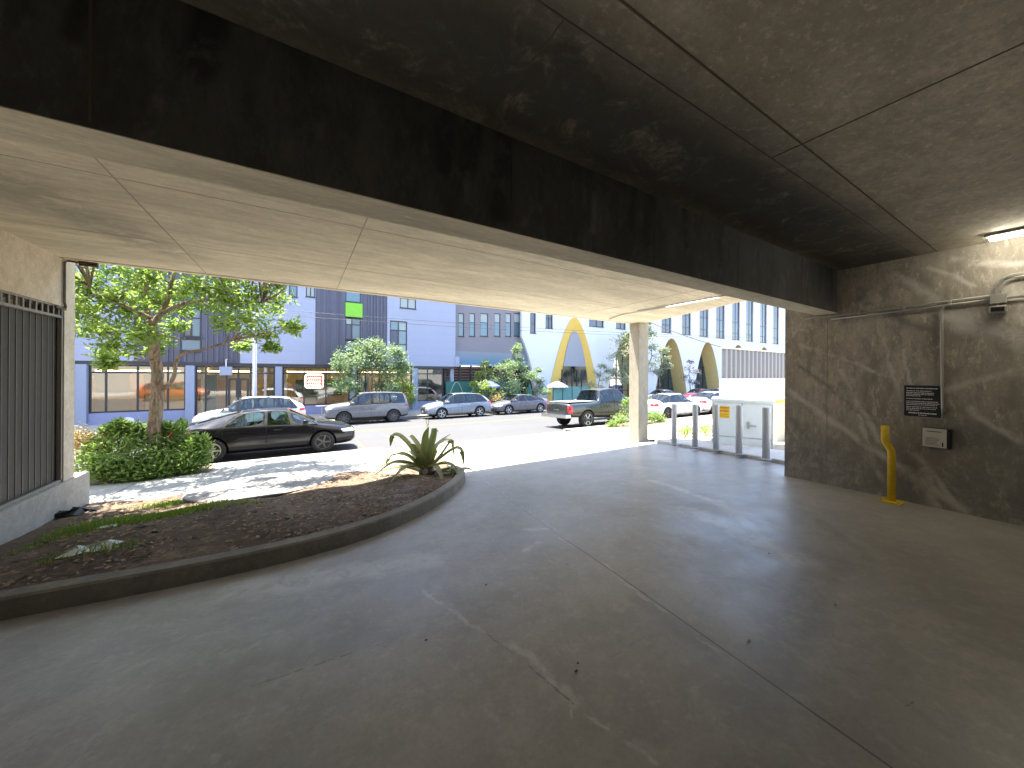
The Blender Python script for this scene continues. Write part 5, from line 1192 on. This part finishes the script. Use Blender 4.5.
PR = [('taillight', 'r', .76, .92, .70, 1.04, M_red, True, 0), ('taillight', 's', -2.66, -2.50, .70, 1.04, M_red, True, 0), ('tailgate_line', 'r', -.73, .73, .655, .67, M_arch, False, 0), ('tailgate_line', 'r', -.745, -.73, .66, 1.05, M_arch, False, 0), ('tailgate_line', 'r', .73, .745, .66, 1.05, M_arch, False, 0), ('handle', 'r', -.14, .14, .95, 1.0, M_arch, False, 0), ('badge', 'r', -.2, .2, .82, .89, M_chr, False, 0), ('number_plate', 'r', -.17, .17, .56, .65, M_plate, False, 0)]
pk = on_y(588, 430, 11.95)
t = car('pickup_truck', 'dark green black pickup truck seen from behind by the column', (pk.x+1.62, 12.85, zr(12.85)), 1, PK, PKG, (-1.62, 1.68), .40, paint('dark_green_paint', (.022, .028, .026)), 'pickup truck', True, M_rim, PF, PR, top_dark=(), seams=[(-.78, .5, 1.1, 0), (.12, .48, 1.1, 0), (1.3, .5, 1.05, 0)], handles=[(-.5, .98), (.4, .98)], mirror=(1.05, 1.05, 1.2), spokes=6, tw=.26)
def lpart(b, nm, m, par, bev=0): o = b.build(nm, m, None, False, bev); o.parent = par; return o
b = MB(); b.box(-2.92, -2.62, -.92, .92, .50, .66); lpart(b, 'rear_bumper', M_chr, t, .03)
b = MB(); b.box(-2.58, -.95, -.74, .74, 1.188, 1.215); lpart(b, 'bed_cover', plain('bed_cover', (.30, .31, .30), .45), t, .008)
b = MB(); b.tube([(-1.9, -.98, .38), (.9, -.98, .38)], .05); b.tube([(-.9, .98, .38), (.9, .98, .38)], .05); lpart(b, 'side_step', M_clad, t)
# far kerb
def far(px0, px1, L): return (on_y(px0, 410, 21.3).x+on_y(px1, 410, 21.3).x)/2
FYk = 22.2
car('parked_car', 'white SUV parked across the street behind the black sedan', (far(190, 302, 4.7)+.1, FYk, zr(FYk)), -1, SUVS, UG, (-1.35, 1.4), .36, paint('pearl_white', (.74, .77, .78)), 'SUV', False, M_rim, SU_F, SU_R, seams=SSEAM, handles=SHAN, mirror=(.98, 1.02, 1.1))
BOX = [(-2.22, -2.18, .46, .98, 1.08, .76, .66), (-2.2, -2.12, .34, 1.10, 1.50, .92, .72), (-2.02, -1.9, .28, 1.12, 1.74, .94, .72), (-1.15, -1.1, .26, 1.12, 1.80, .945, .73), (-.12, -.12, .26, 1.10, 1.81, .945, .73), (.62, .5, .26, 1.09, 1.77, .945, .72), (1.18, 1.02, .26, 1.08, 1.24, .94, .80), (1.85, 1.83, .3, 1.04, 1.17, .935, .78), (2.16, 2.14, .34, .94, 1.08, .9, .74), (2.24, 2.24, .46, .82, .92, .78, .66)]
sxx = (on_y(344, 427, 21.3).x+on_y(394, 424, 21.3).x)/2
car('parked_car', 'boxy grey SUV parked in front of the grey green street tree', (sxx, FYk, zr(FYk)), -1, BOX, UG, (-1.32, 1.34), .37, paint('cactus_grey', (.15, .155, .175)), 'SUV', True, M_rimd, [(a, v, u0, u1, z0+.12, z1+.12, m, bo, s) for a, v, u0, u1, z0, z1, m, bo, s in SU_F], SU_R, seams=SSEAM, handles=SHAN, mirror=(.9, 1.04, 1.2), spokes=8)
sxx = (on_y(438.5, 420, 21.35).x+on_y(483, 417, 21.35).x)/2
car('parked_car', 'silver blue crossover parked before the green patio screen', (sxx, FYk, zr(FYk)), -1, [(a, b_, c, d*.95, e*.955, f, g) for a, b_, c, d, e, f, g in SUVS], UG, (-1.32, 1.34), .35, paint('silver_blue', (.26, .29, .34), .3), 'SUV', False, M_rim, SU_F, SU_R, seams=SSEAM, handles=SHAN, mirror=(.98, 1.02, 1.06))
sxx = far(493, 551, 4.6)
car('parked_car', 'grey sedan parked across the street left of the pickup', (sxx+.2, FYk, zr(FYk)), -1, SED, SG, (-1.36, 1.38), .335, paint('grey_paint', (.13, .128, .155), .2), front=SED_F, rear=SED_R, seams=SEAM, handles=HAN, mirror=(.88, .98, .98))
for px, lb, colr, st_ in ((662, 'far silver car showing over the roof of the white sedan', (.55, .57, .6), SED), (699, 'dark red car in the far row below the arcade', (.16, .02, .05), SED), (716, 'dark blue car at the right end of the far row', (.05, .06, .2), SED)):
    car('parked_car', lb, (at(px, 22.2), FYk, zr(FYk)), -1, st_, SG, (-1.36, 1.38), .335, paint('far_paint', colr), front=SED_F, rear=SED_R)
# the orange car that the left shop window mirrors
car('parked_car', 'orange hatchback at the near kerb behind the left wall', (-9.6, NY, zr(NY)), 1, SUVS, UG, (-1.35, 1.4), .36, paint('orange_paint', (.60, .12, .03)), 'SUV', False, M_rim, SU_F, SU_R)

# ================================================================== LIGHT
SD = Vector((-.14, .25, 1)).normalized()     # towards the sun
sun = bpy.data.lights.new('sun', 'SUN'); sun.energy = 4.4; sun.angle = R(.53); sun.color = (1, .95, .86)
so = bpy.data.objects.new('sun', sun); col.objects.link(so); so.rotation_euler = (-SD).to_track_quat('-Z', 'Y').to_euler()
wd = bpy.data.worlds.new('World'); scene.world = wd; wd.use_nodes = True; nt = wd.node_tree; nt.nodes.clear()
sk = nt.nodes.new('ShaderNodeTexSky'); sk.sky_type = 'NISHITA'; sk.sun_disc = False; sk.sun_elevation = math.asin(SD.z); sk.sun_rotation = math.atan2(SD.x, SD.y)
sk.air_density = 1; sk.dust_density = 1.2; sk.ozone_density = 1
bg = nt.nodes.new('ShaderNodeBackground'); bg.inputs[1].default_value = .125; ow = nt.nodes.new('ShaderNodeOutputWorld')
nt.links.new(sk.outputs[0], bg.inputs[0]); nt.links.new(bg.outputs[0], ow.inputs[0])
vs = scene.view_settings; vs.view_transform = 'Standard'; vs.look = 'None'; vs.exposure = 2.75; vs.gamma = 1; vs.use_curve_mapping = False
cy = scene.cycles; cy.use_denoising = True; cy.max_bounces = 12; cy.diffuse_bounces = 8; cy.glossy_bounces = 4; cy.transparent_max_bounces = 24; cy.transmission_bounces = 4; cy.caustics_reflective = False; cy.caustics_refractive = False; cy.sample_clamp_indirect = 8
try: cy.denoiser = 'OPENIMAGEDENOISE'
except Exception: pass
